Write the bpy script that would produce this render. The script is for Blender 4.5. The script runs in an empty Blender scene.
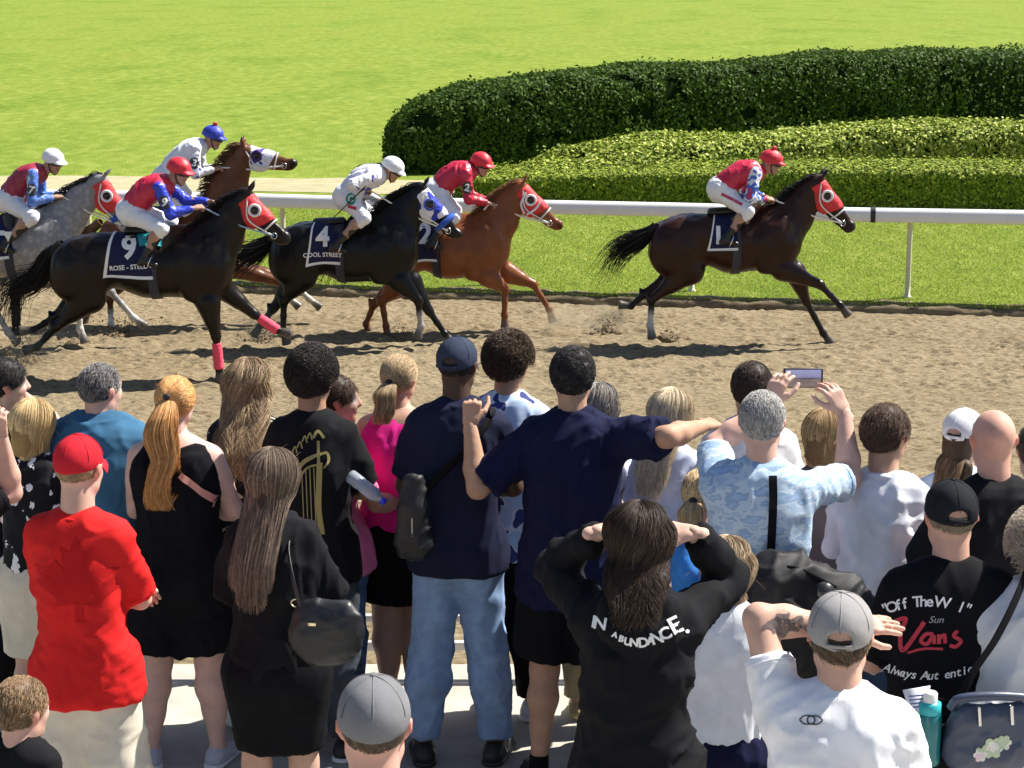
import bpy, bmesh, math, random
import numpy as np
from mathutils import Vector, Matrix
from mathutils.bvhtree import BVHTree

# ------------------------------------------------------------------ camera, sky, sun
SC = bpy.context.scene
F_PX = 2000.0
CAM_H = 3.4
PITCH = math.atan(429.0 / F_PX)
SUN_EL = math.radians(52)
SUN_AZ = math.atan2(0.42, 0.91)          # direction towards the sun, measured from +X to +Y

cam_d = bpy.data.cameras.new('camera')
cam = bpy.data.objects.new('camera', cam_d)
SC.collection.objects.link(cam)
cam_d.sensor_width = 36.0
cam_d.lens = F_PX * 36.0 / 1024.0
cam_d.clip_end = 3000
cam_d.clip_start = 0.1
cam.location = (0, 0, CAM_H)
cam.rotation_euler = (math.pi / 2 - PITCH, 0, 0)
SC.camera = cam

world = bpy.data.worlds.new('World')
SC.world = world
world.use_nodes = True
wn = world.node_tree
bg = wn.nodes['Background']
sky = wn.nodes.new('ShaderNodeTexSky')
sky.sky_type = 'NISHITA'
sky.sun_disc = False
sky.sun_elevation = SUN_EL
sky.sun_rotation = math.pi / 2 - SUN_AZ
sky.air_density = 1.0
sky.dust_density = 0.6
wn.links.new(sky.outputs[0], bg.inputs[0])
bg.inputs[1].default_value = 0.06

sd = bpy.data.lights.new('sun', 'SUN')
sd.energy = 5.0
sd.angle = math.radians(0.53)
sd.color = (1.0, 0.95, 0.86)
sun = bpy.data.objects.new('sun', sd)
SC.collection.objects.link(sun)
_sv = Vector((math.cos(SUN_AZ) * math.cos(SUN_EL), math.sin(SUN_AZ) * math.cos(SUN_EL), math.sin(SUN_EL)))
sun.rotation_euler = _sv.to_track_quat('Z', 'Y').to_euler()
sun.location = (30, 15, 40)

SC.view_settings.view_transform = 'Standard'
SC.view_settings.look = 'None'
SC.view_settings.gamma = 1
SC.view_settings.exposure = 1.04
SC.render.engine = 'CYCLES'
SC.cycles.max_bounces = 5
SC.cycles.diffuse_bounces = 3
SC.cycles.glossy_bounces = 2
SC.cycles.transparent_max_bounces = 6
SC.cycles.use_adaptive_sampling = True

A = lambda *v: np.array(v, dtype=np.float64)
CP, SP = math.cos(PITCH), math.sin(PITCH)
def ray(px, py):
    a = (px - 512) / F_PX; b = (384 - py) / F_PX
    return A(a, CP + b * SP, -SP + b * CP)
def P(px, py, Y):
    """the place in the world at depth Y that the photograph shows at this pixel"""
    d = ray(px, py)
    return A(0, 0, CAM_H) + d * (Y / d[1])
def PZ(px, py, z):
    d = ray(px, py)
    return A(0, 0, CAM_H) + d * ((z - CAM_H) / d[2])
def unit(v):
    v = np.asarray(v, dtype=np.float64); n = np.linalg.norm(v)
    return v / n if n > 1e-9 else v
def ground(y):
    y = np.asarray(y, dtype=np.float64)
    return np.interp(y, [9.25, 12, 16, 18.8, 21, 25], [0, -.25, -.56, -.60, -.64, -.66])
def edge_y(x): return 23.53 - .184 * x          # where the dirt meets the turf
def rail_y(x): return 24.13 - .184 * x
LAWN_Z = -.55

# ------------------------------------------------------------------ noise
_rt = np.random.RandomState(7).rand(32, 32, 32).astype(np.float32)
def vnoise(p):
    p = np.asarray(p, dtype=np.float32)
    i = np.floor(p).astype(np.int32); f = p - i
    f = f * f * (3 - 2 * f)
    x0, y0, z0 = i[..., 0] & 31, i[..., 1] & 31, i[..., 2] & 31
    x1, y1, z1 = (x0 + 1) & 31, (y0 + 1) & 31, (z0 + 1) & 31
    fx, fy, fz = f[..., 0], f[..., 1], f[..., 2]
    def L(a, b, t): return a + (b - a) * t
    c0 = L(L(_rt[x0, y0, z0], _rt[x1, y0, z0], fx), L(_rt[x0, y1, z0], _rt[x1, y1, z0], fx), fy)
    c1 = L(L(_rt[x0, y0, z1], _rt[x1, y0, z1], fx), L(_rt[x0, y1, z1], _rt[x1, y1, z1], fx), fy)
    return L(c0, c1, fz)
def fbm(p, n=3):
    s = 0; a = .5; t = 0
    for k in range(n):
        s = s + a * vnoise(p * (2 ** k) + 7.3 * k); t += a; a *= .5
    return s / t

# ------------------------------------------------------------------ linking meshes
def new_mesh(name, V, F, mats=(), col=None, smooth=True, fmat=None):
    """V (n,3); F an (m,4)/(m,3) array or a list of such arrays"""
    me = bpy.data.meshes.new(name)
    V = np.asarray(V, dtype=np.float32)
    if not isinstance(F, list): F = [F]
    F = [np.asarray(f, dtype=np.int32) for f in F if len(f)]
    me.vertices.add(len(V)); me.vertices.foreach_set('co', V.ravel())
    nl = sum(f.size for f in F); npoly = sum(len(f) for f in F)
    me.loops.add(nl); me.polygons.add(npoly)
    me.loops.foreach_set('vertex_index', np.concatenate([f.ravel() for f in F]))
    tot = np.concatenate([np.full(len(f), f.shape[1], np.int32) for f in F])
    st = np.concatenate([[0], np.cumsum(tot)[:-1]]).astype(np.int32)
    me.polygons.foreach_set('loop_start', st)
    me.polygons.foreach_set('loop_total', tot)
    if smooth: me.polygons.foreach_set('use_smooth', np.ones(npoly, bool))
    if fmat is not None: me.polygons.foreach_set('material_index', np.asarray(fmat, dtype=np.int32))
    me.update(calc_edges=True)
    me.validate()
    for m in (mats if isinstance(mats, (list, tuple)) else [mats]): me.materials.append(m)
    if col is not None:
        at = me.color_attributes.new('Col', 'FLOAT_COLOR', 'POINT')
        c = np.ones((len(V), 4), np.float32); c[:, :3] = col
        at.data.foreach_set('color', c.ravel())
    return me
def link(name, me, parent=None, loc=None):
    o = bpy.data.objects.new(name, me)
    SC.collection.objects.link(o)
    if parent is not None: o.parent = parent
    if loc is not None: o.location = loc
    return o
def part(name, V, F, mat, parent=None, col=None, smooth=True, fmat=None, off=None):
    if off is not None: V = np.asarray(V) - np.asarray(off)
    return link(name, new_mesh(name, V, F, mat, col, smooth, fmat), parent)
def root(name, label, cat, loc=(0, 0, 0), rz=0.0, group=None):
    o = bpy.data.objects.new(name, None); SC.collection.objects.link(o)
    o.empty_display_size = .1
    o.location = loc; o.rotation_euler = (0, 0, rz)
    o['label'] = label; o['category'] = cat
    if group: o['group'] = group
    return o
def tag(o, label=None, cat=None, group=None, kind=None):
    if label: o['label'] = label
    if cat: o['category'] = cat
    if group: o['group'] = group
    if kind: o['kind'] = kind
    return o
def join(ms):
    V, F, C, n = [], [], [], 0
    for m in ms:
        V.append(m[0])
        fs = m[1] if isinstance(m[1], list) else [m[1]]
        for f in fs: F.append(np.asarray(f) + n)
        if len(m) > 2 and m[2] is not None: C.append(m[2])
        n += len(m[0])
    return np.concatenate(V), F, (np.concatenate(C) if len(C) == len(ms) else None)

# ------------------------------------------------------------------ materials
_mc = {}
def _new(name):
    m = bpy.data.materials.new(name); m.use_nodes = True
    nt = m.node_tree
    return m, nt, nt.nodes['Principled BSDF']
def _noise(nt, scale, detail=3, coord='Object', vec=None, rough=.55):
    n = nt.nodes.new('ShaderNodeTexNoise'); n.inputs['Scale'].default_value = scale
    n.inputs['Detail'].default_value = detail; n.inputs['Roughness'].default_value = rough
    tc = nt.nodes.new('ShaderNodeTexCoord')
    if vec is not None:
        mp = nt.nodes.new('ShaderNodeMapping'); mp.inputs['Scale'].default_value = vec
        nt.links.new(tc.outputs[coord], mp.inputs[0]); nt.links.new(mp.outputs[0], n.inputs['Vector'])
    else: nt.links.new(tc.outputs[coord], n.inputs['Vector'])
    return n
def _ramp(nt, src, stops, interp='LINEAR'):
    r = nt.nodes.new('ShaderNodeValToRGB'); r.color_ramp.interpolation = interp
    el = r.color_ramp.elements
    while len(el) < len(stops): el.new(.5)
    for e, (p, c) in zip(el, stops):
        e.position = p; e.color = (*c, 1) if len(c) == 3 else c
    nt.links.new(src, r.inputs[0]); return r
def _bump(nt, src, bsdf, dist, strength=.5):
    b = nt.nodes.new('ShaderNodeBump'); b.inputs['Strength'].default_value = strength
    b.inputs['Distance'].default_value = dist
    nt.links.new(src, b.inputs['Height']); nt.links.new(b.outputs[0], bsdf.inputs['Normal']); return b
def _mul(c, k): return tuple(min(1, x * k) for x in c)
def cloth(name, c, var=.12, rough=.85, bump=.004, scale=9, spec=.10, sheen=0, weave=True):
    key = (name, c, var, rough)
    if key in _mc: return _mc[key]
    m, nt, b = _new(name)
    n = _noise(nt, scale, 4)
    r = _ramp(nt, n.outputs[0], [(.3, _mul(c, 1 - var)), (.7, _mul(c, 1 + var))])
    nt.links.new(r.outputs[0], b.inputs['Base Color'])
    b.inputs['Roughness'].default_value = rough
    b.inputs['Specular IOR Level'].default_value = spec
    if sheen: b.inputs['Sheen Weight'].default_value = sheen
    n2 = _noise(nt, 9, 6, rough=.68, vec=(1.6, 1.6, .7))
    b1 = _bump(nt, n2.outputs[0], b, bump * .7, .7)
    n3 = nt.nodes.new('ShaderNodeTexWave'); n3.inputs['Scale'].default_value = 130; n3.inputs['Distortion'].default_value = 1.5
    tc = nt.nodes.new('ShaderNodeTexCoord'); nt.links.new(tc.outputs['Object'], n3.inputs['Vector'])
    b2 = nt.nodes.new('ShaderNodeBump'); b2.inputs['Strength'].default_value = .25; b2.inputs['Distance'].default_value = .0008
    nt.links.new(n3.outputs['Fac'], b2.inputs['Height']); nt.links.new(b1.outputs[0], b2.inputs['Normal']); nt.links.new(b2.outputs[0], b.inputs['Normal'])
    _mc[key] = m; return m
def plain(name, c, rough=.5, metal=0, spec=.5, bump=0, bscale=30, coat=0, var=.06, vscale=6, trans=0):
    key = ('p', name, c, rough, metal)
    if key in _mc: return _mc[key]
    m, nt, b = _new(name)
    n = _noise(nt, vscale, 4)
    r = _ramp(nt, n.outputs[0], [(.3, _mul(c, 1 - var)), (.7, _mul(c, 1 + var))])
    nt.links.new(r.outputs[0], b.inputs['Base Color'])
    b.inputs['Roughness'].default_value = rough; b.inputs['Metallic'].default_value = metal
    b.inputs['Specular IOR Level'].default_value = spec
    b.inputs['Coat Weight'].default_value = coat
    b.inputs['Transmission Weight'].default_value = trans
    if bump: _bump(nt, _noise(nt, bscale, 4).outputs[0], b, bump, .6)
    _mc[key] = m; return m
def attr_mat(name, rough, spec=.4, var=.1, vscale=12, bump=.0, bscale=60, sss=0, coat=0, sheen=0, vec=None, aniso=0):
    if name in _mc: return _mc[name]
    m, nt, b = _new(name)
    at = nt.nodes.new('ShaderNodeAttribute'); at.attribute_name = 'Col'
    n = _noise(nt, vscale, 4, vec=vec)
    mr = nt.nodes.new('ShaderNodeMapRange'); mr.inputs[3].default_value = 1 - var; mr.inputs[4].default_value = 1 + var
    mr.inputs[1].default_value = .3; mr.inputs[2].default_value = .7
    nt.links.new(n.outputs[0], mr.inputs[0])
    mx = nt.nodes.new('ShaderNodeVectorMath'); mx.operation = 'SCALE'
    nt.links.new(at.outputs['Color'], mx.inputs[0]); nt.links.new(mr.outputs[0], mx.inputs['Scale'])
    nt.links.new(mx.outputs[0], b.inputs['Base Color'])
    b.inputs['Roughness'].default_value = rough; b.inputs['Specular IOR Level'].default_value = spec
    if sss:
        b.inputs['Subsurface Weight'].default_value = sss
        b.inputs['Subsurface Radius'].default_value = (1, .3, .15); b.inputs['Subsurface Scale'].default_value = .012
    if coat: b.inputs['Coat Weight'].default_value = coat; b.inputs['Coat Roughness'].default_value = .35
    if bump: _bump(nt, _noise(nt, bscale, 4).outputs[0], b, bump, .5)
    _mc[name] = m; return m
def pattern(name, stops, scale, rough=.85, vec=None, detail=2, kind='noise', interp='CONSTANT', bump=.004, nrough=.5):
    if name in _mc: return _mc[name]
    m, nt, b = _new(name)
    if kind == 'noise':
        n = _noise(nt, scale, detail, vec=vec, rough=nrough); src = n.outputs[0]
    else:
        n = nt.nodes.new('ShaderNodeTexVoronoi'); n.inputs['Scale'].default_value = scale
        tc = nt.nodes.new('ShaderNodeTexCoord'); mp = nt.nodes.new('ShaderNodeMapping')
        if vec: mp.inputs['Scale'].default_value = vec
        mp.inputs['Rotation'].default_value = (.3, .5, .6)
        nt.links.new(tc.outputs['Object'], mp.inputs[0]); nt.links.new(mp.outputs[0], n.inputs['Vector'])
        src = n.outputs['Distance']
    r = _ramp(nt, src, stops, interp)
    nt.links.new(r.outputs[0], b.inputs['Base Color'])
    b.inputs['Roughness'].default_value = rough; b.inputs['Specular IOR Level'].default_value = .2
    _bump(nt, _noise(nt, 22, 5).outputs[0], b, bump, .6)
    _mc[name] = m; return m

SKIN = attr_mat('skin', .6, .28, .13, 14, .0008, 220, sss=.12)
HAIR = attr_mat('hair', .58, .28, .18, 60)
COAT = attr_mat('horse coat', .33, .24, .22, 6, .002, 70, vec=(1, 1, 1))

# ------------------------------------------------------------------ implicit surfaces meshed with surface nets
class SDF:
    def __init__(s, k=.03): s.pr = []; s.k = k; s.cuts = []; s.subs = []
    def rc(s, a, b, ra, rb, col=None, k=None, cut=False, fl=None, cuta=False):
        s.pr.append(('rc', np.asarray(a, float), np.asarray(b, float), ra, rb, col, s.k if k is None else k, cut, fl, cuta)); return s
    def ell(s, c, r, R=None, col=None, k=None):
        s.pr.append(('el', np.asarray(c, float), np.asarray(r, float), None if R is None else np.asarray(R, float), None, col, s.k if k is None else k)); return s
    def subell(s, c, r, R=None): s.subs.append(('el', np.asarray(c, float), np.asarray(r, float), R, None, None, 0)); return s
    def cut(s, p, n): s.cuts.append((np.asarray(p, float), unit(n))); return s
    @staticmethod
    def dist(pr, X):
        if pr[0] == 'rc':
            _, a, b, ra, rb, col, k, cut, fl, cuta = pr
            ab = (b - a).astype(np.float32); L2 = float(ab @ ab) + 1e-12
            w = X - a.astype(np.float32)
            if fl is not None:
                u, f = np.asarray(fl[0], np.float32), fl[1]
                w = w + (w @ u)[..., None] * u * (1 / f - 1)
            t0 = (w @ ab) / L2
            t = np.clip(t0, 0, 1)
            d = np.sqrt(((w - t[..., None] * ab) ** 2).sum(-1)) - (ra + (rb - ra) * t)
            if fl is not None: d = d * max(fl[1], .6)
            if cut: d = np.maximum(d, (t0 - 1) * math.sqrt(L2))
            if cuta: d = np.maximum(d, -t0 * math.sqrt(L2))
            return d
        _, c, r, R, *_r = pr
        w = X - c.astype(np.float32)
        if R is not None: w = w @ np.asarray(R, np.float32)     # columns of R are the axes
        q = w / r.astype(np.float32)
        k0 = np.sqrt((q ** 2).sum(-1)); k1 = np.sqrt(((q / r.astype(np.float32)) ** 2).sum(-1)) + 1e-9
        return k0 * (k0 - 1) / k1
    @staticmethod
    def box(pr):
        if pr[0] == 'rc':
            a, b, ra, rb, fl = pr[1], pr[2], pr[3], pr[4], pr[8]
            r = max(ra, rb) * (max(1, fl[1]) if fl else 1)
            return np.minimum(a, b) - r, np.maximum(a, b) + r
        r = pr[2] if pr[3] is None else np.full(3, pr[2].max())
        return pr[1] - r, pr[1] + r
    def mesh(s, res, dft=(.5, .5, .5), warp=None):
        bx = [s.box(p) for p in s.pr]
        lo = np.min([b[0] for b in bx], 0) - 3 * res; hi = np.max([b[1] for b in bx], 0) + 3 * res
        for p, n in s.cuts:          # shrink to the kept side for axis-aligned cuts
            for ax in range(3):
                if n[ax] > .999: hi[ax] = min(hi[ax], p[ax] + 3 * res)
                if n[ax] < -.999: lo[ax] = max(lo[ax], p[ax] - 3 * res)
        n = np.ceil((hi - lo) / res).astype(int) + 1
        S = np.full(n, .2, np.float32)
        ax = [(lo[i] + res * np.arange(n[i])).astype(np.float32) for i in range(3)]
        for pr, (b0, b1) in zip(s.pr, bx):
            k = pr[6]; m = k + 2.5 * res
            i0 = np.clip(np.floor((b0 - m - lo) / res).astype(int), 0, n); i1 = np.clip(np.ceil((b1 + m - lo) / res).astype(int) + 1, 0, n)
            if (i1 <= i0).any(): continue
            sl = tuple(slice(i0[q], i1[q]) for q in range(3))
            X = np.stack(np.meshgrid(ax[0][sl[0]], ax[1][sl[1]], ax[2][sl[2]], indexing='ij'), -1)
            d = s.dist(pr, X).astype(np.float32); o = S[sl]
            if k > 0:
                h = np.maximum(k - np.abs(o - d), 0) / k
                S[sl] = np.minimum(o, d) - h * h * k * .25
            else: S[sl] = np.minimum(o, d)
        if s.cuts or s.subs:
            X = np.stack(np.meshgrid(*ax, indexing='ij'), -1)
            for p, nn in s.cuts: S = np.maximum(S, ((X - p.astype(np.float32)) @ nn.astype(np.float32)))
            for pr in s.subs: S = np.maximum(S, -s.dist(pr, X))
        V, F = nets(S, lo, res)
        C = None
        cols = [p[5] for p in s.pr]
        if any(c is not None for c in cols):
            pal = [np.asarray(c if c is not None else dft, np.float32) for c in cols]
            if all((c == pal[0]).all() for c in pal): C = np.tile(pal[0], (len(V), 1))
            else:
                num = np.zeros((len(V), 3), np.float32); den = np.zeros(len(V), np.float32)
                Vf = V.astype(np.float32)
                for pr, c in zip(s.pr, pal):
                    w = np.exp(-np.clip(s.dist(pr, Vf), -.004, .3) / .006)
                    if s.small(pr): w = w * 4
                    num += w[:, None] * c; den += w
                C = num / (den[:, None] + 1e-20)
        return V, F, C
    @staticmethod
    def small(pr): return (pr[0] == 'rc' and max(pr[3], pr[4]) < .014) or (pr[0] == 'el' and pr[2].max() < .016)
_E = [((0,0,0),(1,0,0)),((0,1,0),(1,1,0)),((0,0,1),(1,0,1)),((0,1,1),(1,1,1)),((0,0,0),(0,1,0)),((1,0,0),(1,1,0)),
      ((0,0,1),(0,1,1)),((1,0,1),(1,1,1)),((0,0,0),(0,0,1)),((1,0,0),(1,0,1)),((0,1,0),(0,1,1)),((1,1,0),(1,1,1))]
def nets(S, lo, res):
    ins = S < 0
    cnt = sum(ins[a:ins.shape[0] - 1 + a, b:ins.shape[1] - 1 + b, c:ins.shape[2] - 1 + c].astype(np.int8) for a in (0, 1) for b in (0, 1) for c in (0, 1))
    act = (cnt > 0) & (cnt < 8)
    I, J, K = np.nonzero(act); n = len(I)
    idx = np.full(act.shape, -1, np.int32); idx[I, J, K] = np.arange(n)
    acc = np.zeros((n, 3), np.float32); w = np.zeros(n, np.float32)
    for o1, o2 in _E:
        s1 = S[I + o1[0], J + o1[1], K + o1[2]]; s2 = S[I + o2[0], J + o2[1], K + o2[2]]
        m = (s1 < 0) != (s2 < 0)
        t = s1[m] / (s1[m] - s2[m])
        acc[m] += np.array(o1, np.float32) + t[:, None] * (np.array(o2, np.float32) - np.array(o1, np.float32)); w[m] += 1
    V = lo + res * (np.stack([I, J, K], -1) + acc / np.maximum(w, 1)[:, None])
    Fs = []
    for ax in range(3):
        a = [slice(1, -1)] * 3; b = [slice(1, -1)] * 3
        a[ax] = slice(0, -1); b[ax] = slice(1, None)
        m = ins[tuple(a)] != ins[tuple(b)]
        g = np.nonzero(m)
        if not len(g[0]): continue
        pos = [g[i] + (0 if i == ax else 1) for i in range(3)]
        o = [i for i in range(3) if i != ax]
        def q(d1, d2):
            c = [pos[0].copy(), pos[1].copy(), pos[2].copy()]
            c[o[0]] -= d1; c[o[1]] -= d2
            return idx[c[0], c[1], c[2]]
        f = np.stack([q(1, 1), q(0, 1), q(0, 0), q(1, 0)], -1)
        fl = ins[pos[0], pos[1], pos[2]]
        if ax == 1: fl = ~fl
        f[~fl] = f[~fl][:, ::-1]
        f = f[(f >= 0).all(1)]
        Fs.append(f)
    return V, np.concatenate(Fs)
def vnormals(V, F):
    F = np.concatenate(F) if isinstance(F, list) else F
    N = np.zeros((len(V), 3)); n = np.cross(V[F[:, 2]] - V[F[:, 0]], V[F[:, 3]] - V[F[:, 1]])
    for i in range(4): np.add.at(N, F[:, i], n)
    return N / (np.linalg.norm(N, axis=1)[:, None] + 1e-12)
def wrinkle(V, F, amp, sc=(9, 9, 4), seed=0, k=2):
    N = vnormals(V, F)
    p = V * np.array(sc) + seed * 3.7
    w = vnoise(p * .5 + 3) * 2.2
    p = p + w[:, None] * np.array([.8, .5, .9])
    r = 1 - np.abs(2 * vnoise(p) - 1) * 1.0
    r = .8 * r ** 3 + .6 * (1 - np.abs(2 * vnoise(p * 2.1 + 9) - 1)) ** 4
    q = V * 7 + seed; q = q @ rotm(.4, .9, .7).T * A(1, .45, 2.4)
    r = r + .6 * (1 - np.abs(2 * vnoise(q) - 1)) ** 3
    return V + N * ((r - .42) * amp)[:, None]

# ------------------------------------------------------------------ tubes, strands, boxes
def strands(Pth, rad, sides=3, flat=1.0):
    """Pth (n,m,3) paths, rad (n,m) radii"""
    Pth = np.asarray(Pth, float); n, m, _ = Pth.shape
    rad = np.broadcast_to(rad, (n, m))
    T = np.gradient(Pth, axis=1); T /= np.linalg.norm(T, axis=2)[..., None] + 1e-9
    ref = np.zeros((n, 1, 3)); ref[..., 0] = .31; ref[..., 1] = .83; ref[..., 2] = .46
    U = np.cross(T, ref); U /= np.linalg.norm(U, axis=2)[..., None] + 1e-9
    W = np.cross(T, U)
    a = 2 * math.pi * np.arange(sides) / sides
    V = Pth[:, :, None] + rad[..., None, None] * (U[:, :, None] * np.cos(a)[None, None, :, None] + flat * W[:, :, None] * np.sin(a)[None, None, :, None])
    idx = np.arange(n * m * sides).reshape(n, m, sides)
    f = np.stack([idx[:, :-1], idx[:, 1:], np.roll(idx, -1, 2)[:, 1:], np.roll(idx, -1, 2)[:, :-1]], -1).reshape(-1, 4)
    Fs = [f]
    if sides == 4: Fs.append(idx[:, 0]); Fs.append(idx[:, -1, ::-1])
    return V.reshape(-1, 3), Fs
def smooth_path(pts, m=24):
    pts = np.asarray(pts, float); n = len(pts)
    if n == 2: return pts[0] + (pts[1] - pts[0]) * np.linspace(0, 1, m)[:, None]
    p = np.concatenate([[2 * pts[0] - pts[1]], pts, [2 * pts[-1] - pts[-2]]])
    t = np.linspace(0, n - 1 - 1e-6, m); i = t.astype(int); f = (t - i)[:, None]
    p0, p1, p2, p3 = p[i], p[i + 1], p[i + 2], p[i + 3]
    return .5 * (2 * p1 + (p2 - p0) * f + (2 * p0 - 5 * p1 + 4 * p2 - p3) * f ** 2 + (3 * p1 - p0 - 3 * p2 + p3) * f ** 3)
def tube(pts, r, sides=8, m=24, smooth=True, flat=1.0):
    path = smooth_path(pts, m) if smooth else np.asarray(pts, float)
    rr = np.broadcast_to(r, (len(path),)) if np.ndim(r) == 0 else np.interp(np.linspace(0, 1, len(path)), np.linspace(0, 1, len(r)), r)
    V, F = strands(path[None], rr[None], sides, flat)
    n = len(V)
    # caps as quads fans
    V = np.concatenate([V, path[:1], path[-1:]])
    i0 = np.arange(sides); i1 = n - sides + i0
    caps = np.concatenate([np.stack([np.full(sides, n), np.roll(i0, -1), i0], -1), np.stack([np.full(sides, n + 1), i1, np.roll(i1, -1)], -1)])
    return V, F[:1] + [caps]
def boxm(c, s, R=None, bev=.0):
    """box with softened edges: centre, full size"""
    bm = bmesh.new(); bmesh.ops.create_cube(bm, size=1)
    for v in bm.verts: v.co = Vector((v.co.x * s[0], v.co.y * s[1], v.co.z * s[2]))
    if bev > 0: bmesh.ops.bevel(bm, geom=bm.edges[:], offset=bev, segments=2, affect='EDGES', profile=.5)
    bm.verts.ensure_lookup_table()
    V = np.array([v.co[:] for v in bm.verts])
    q = [[v.index for v in f.verts] for f in bm.faces]; bm.free()
    if R is not None: V = V @ np.asarray(R).T
    V = V + np.asarray(c)
    out = {}
    for f in q: out.setdefault(len(f), []).append(f)
    return V, [np.array(x) for x in out.values()]
def lathe(prof, n=20, R=None, c=(0, 0, 0)):
    prof = np.asarray(prof, float); m = len(prof)
    a = 2 * math.pi * np.arange(n) / n
    V = np.stack([prof[:, None, 0] * np.cos(a), prof[:, None, 0] * np.sin(a), np.broadcast_to(prof[:, None, 1], (m, n))], -1).reshape(-1, 3)
    i = np.arange(m * n).reshape(m, n)
    F = np.stack([i[:-1], np.roll(i, -1, 1)[:-1], np.roll(i, -1, 1)[1:], i[1:]], -1).reshape(-1, 4)
    if R is not None: V = V @ np.asarray(R).T
    return V + np.asarray(c), [F]
def frame(d, up=(0, 0, 1)):
    """columns: side, up-ish, d"""
    d = unit(d); s = unit(np.cross(up, d)); return np.stack([s, np.cross(d, s), d], 1)
def rotm(yaw=0, pitch=0, roll=0):
    return np.array(Matrix.Rotation(yaw, 3, 'Z') @ Matrix.Rotation(pitch, 3, 'X') @ Matrix.Rotation(roll, 3, 'Y'))

# ------------------------------------------------------------------ prints laid on a surface
def bvh_of(V, F):
    polys = []
    for f in (F if isinstance(F, list) else [F]): polys += np.asarray(f).tolist()
    return BVHTree.FromPolygons(np.asarray(V).tolist(), polys)
def text_shape(body, size, bold=0.0, shear=0.0, spacing=1.0):
    c = bpy.data.curves.new('t', 'FONT'); c.body = body; c.size = size; c.align_x = 'CENTER'; c.align_y = 'CENTER'
    c.offset = bold; c.shear = shear; c.space_character = spacing; c.resolution_u = 3
    o = bpy.data.objects.new('t', c)
    me = bpy.data.meshes.new_from_object(o)
    bm = bmesh.new(); bm.from_mesh(me)
    bmesh.ops.triangulate(bm, faces=bm.faces[:])
    for _ in range(2):
        e = [e for e in bm.edges if e.calc_length() > size * .22]
        if e: bmesh.ops.subdivide_edges(bm, edges=e, cuts=1)
        bmesh.ops.triangulate(bm, faces=bm.faces[:])
    bm.verts.ensure_lookup_table()
    V = np.array([v.co[:2] for v in bm.verts]); F = np.array([[v.index for v in f.verts] for f in bm.faces])
    bm.free(); bpy.data.meshes.remove(me); bpy.data.objects.remove(o); bpy.data.curves.remove(c)
    return V, F
def poly_shape(loops, sub=.03):
    c = bpy.data.curves.new('t', 'CURVE'); c.dimensions = '2D'; c.fill_mode = 'BOTH'
    for lp in loops:
        s = c.splines.new('POLY'); s.points.add(len(lp) - 1)
        for q, (x, y) in zip(s.points, lp): q.co = (x, y, 0, 1)
        s.use_cyclic_u = True
    o = bpy.data.objects.new('t', c); me = bpy.data.meshes.new_from_object(o)
    bm = bmesh.new(); bm.from_mesh(me); bmesh.ops.triangulate(bm, faces=bm.faces[:])
    for _ in range(4):
        e = [e for e in bm.edges if e.calc_length() > sub]
        if not e: break
        bmesh.ops.subdivide_edges(bm, edges=e, cuts=1); bmesh.ops.triangulate(bm, faces=bm.faces[:])
    bm.verts.ensure_lookup_table()
    V = np.array([v.co[:2] for v in bm.verts]); F = np.array([[v.index for v in f.verts] for f in bm.faces])
    bm.free(); bpy.data.meshes.remove(me); bpy.data.objects.remove(o); bpy.data.curves.remove(c)
    return V, F
def ribbon2(pts, w, m=30, taper=False):
    p = smooth_path(np.c_[np.asarray(pts, float), np.zeros(len(pts))], m)[:, :2]
    t = np.gradient(p, axis=0); t /= np.linalg.norm(t, axis=1)[:, None] + 1e-9
    nrm = np.c_[-t[:, 1], t[:, 0]]
    ww = np.full(m, w) if not taper else w * (.35 + .65 * np.sin(np.linspace(.15, 3.0, m)))
    V = np.concatenate([p + nrm * ww[:, None] / 2, p - nrm * ww[:, None] / 2])
    i = np.arange(m - 1)
    F = np.concatenate([np.stack([i, i + m, i + m + 1], -1), np.stack([i, i + m + 1, i + 1], -1)])
    return V, F
def join2(shapes):
    V, F, n = [], [], 0
    for v, f in shapes: V.append(v); F.append(f + n); n += len(v)
    return np.concatenate(V), np.concatenate(F)
def lay(shape, org, ax, ay, dirn, bvh, off=.004):
    V2, F = shape
    ax, ay, dirn = unit(ax), unit(ay), unit(dirn)
    out = []
    for u, v in V2:
        o = org + ax * u + ay * v
        h = bvh.ray_cast(Vector(o - dirn * .6), Vector(dirn))
        out.append((np.array(h[0]) if h[0] is not None else o) - dirn * off)
    V = np.array(out); n = len(V)
    V = np.concatenate([V, V + dirn * (off + .003)])
    return V, [np.concatenate([F, F[:, ::-1] + n])]
# ------------------------------------------------------------------ people
LV = {'m': [(-.10,0.132,.098),(.06,0.134,.104),(.2,0.124,.098),(.36,0.119,.092),(.54,0.130,.098),(.7,0.143,.102),(.85,0.140,.090),(.955,0.091,.062)],
      'f': [(-.10,0.140,.102),(.06,0.136,.104),(.2,0.117,.088),(.36,0.100,.080),(.54,0.110,.086),(.7,0.123,.090),(.85,0.119,.078),(.955,0.074,.052)]}
EAR = {}
def ik(sh, wr, pole, l1, l2):
    d = wr - sh; L = np.linalg.norm(d); L2 = min(L, (l1 + l2) * .995); L2 = max(L2, abs(l1 - l2) + .02)
    d = unit(d); wr = sh + d * L2
    a = (l1 * l1 - l2 * l2 + L2 * L2) / (2 * L2); h = math.sqrt(max(l1 * l1 - a * a, 1e-6))
    p = np.asarray(pole, float); p = unit(p - d * (p @ d))
    return sh + d * a + p * h, wr
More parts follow.
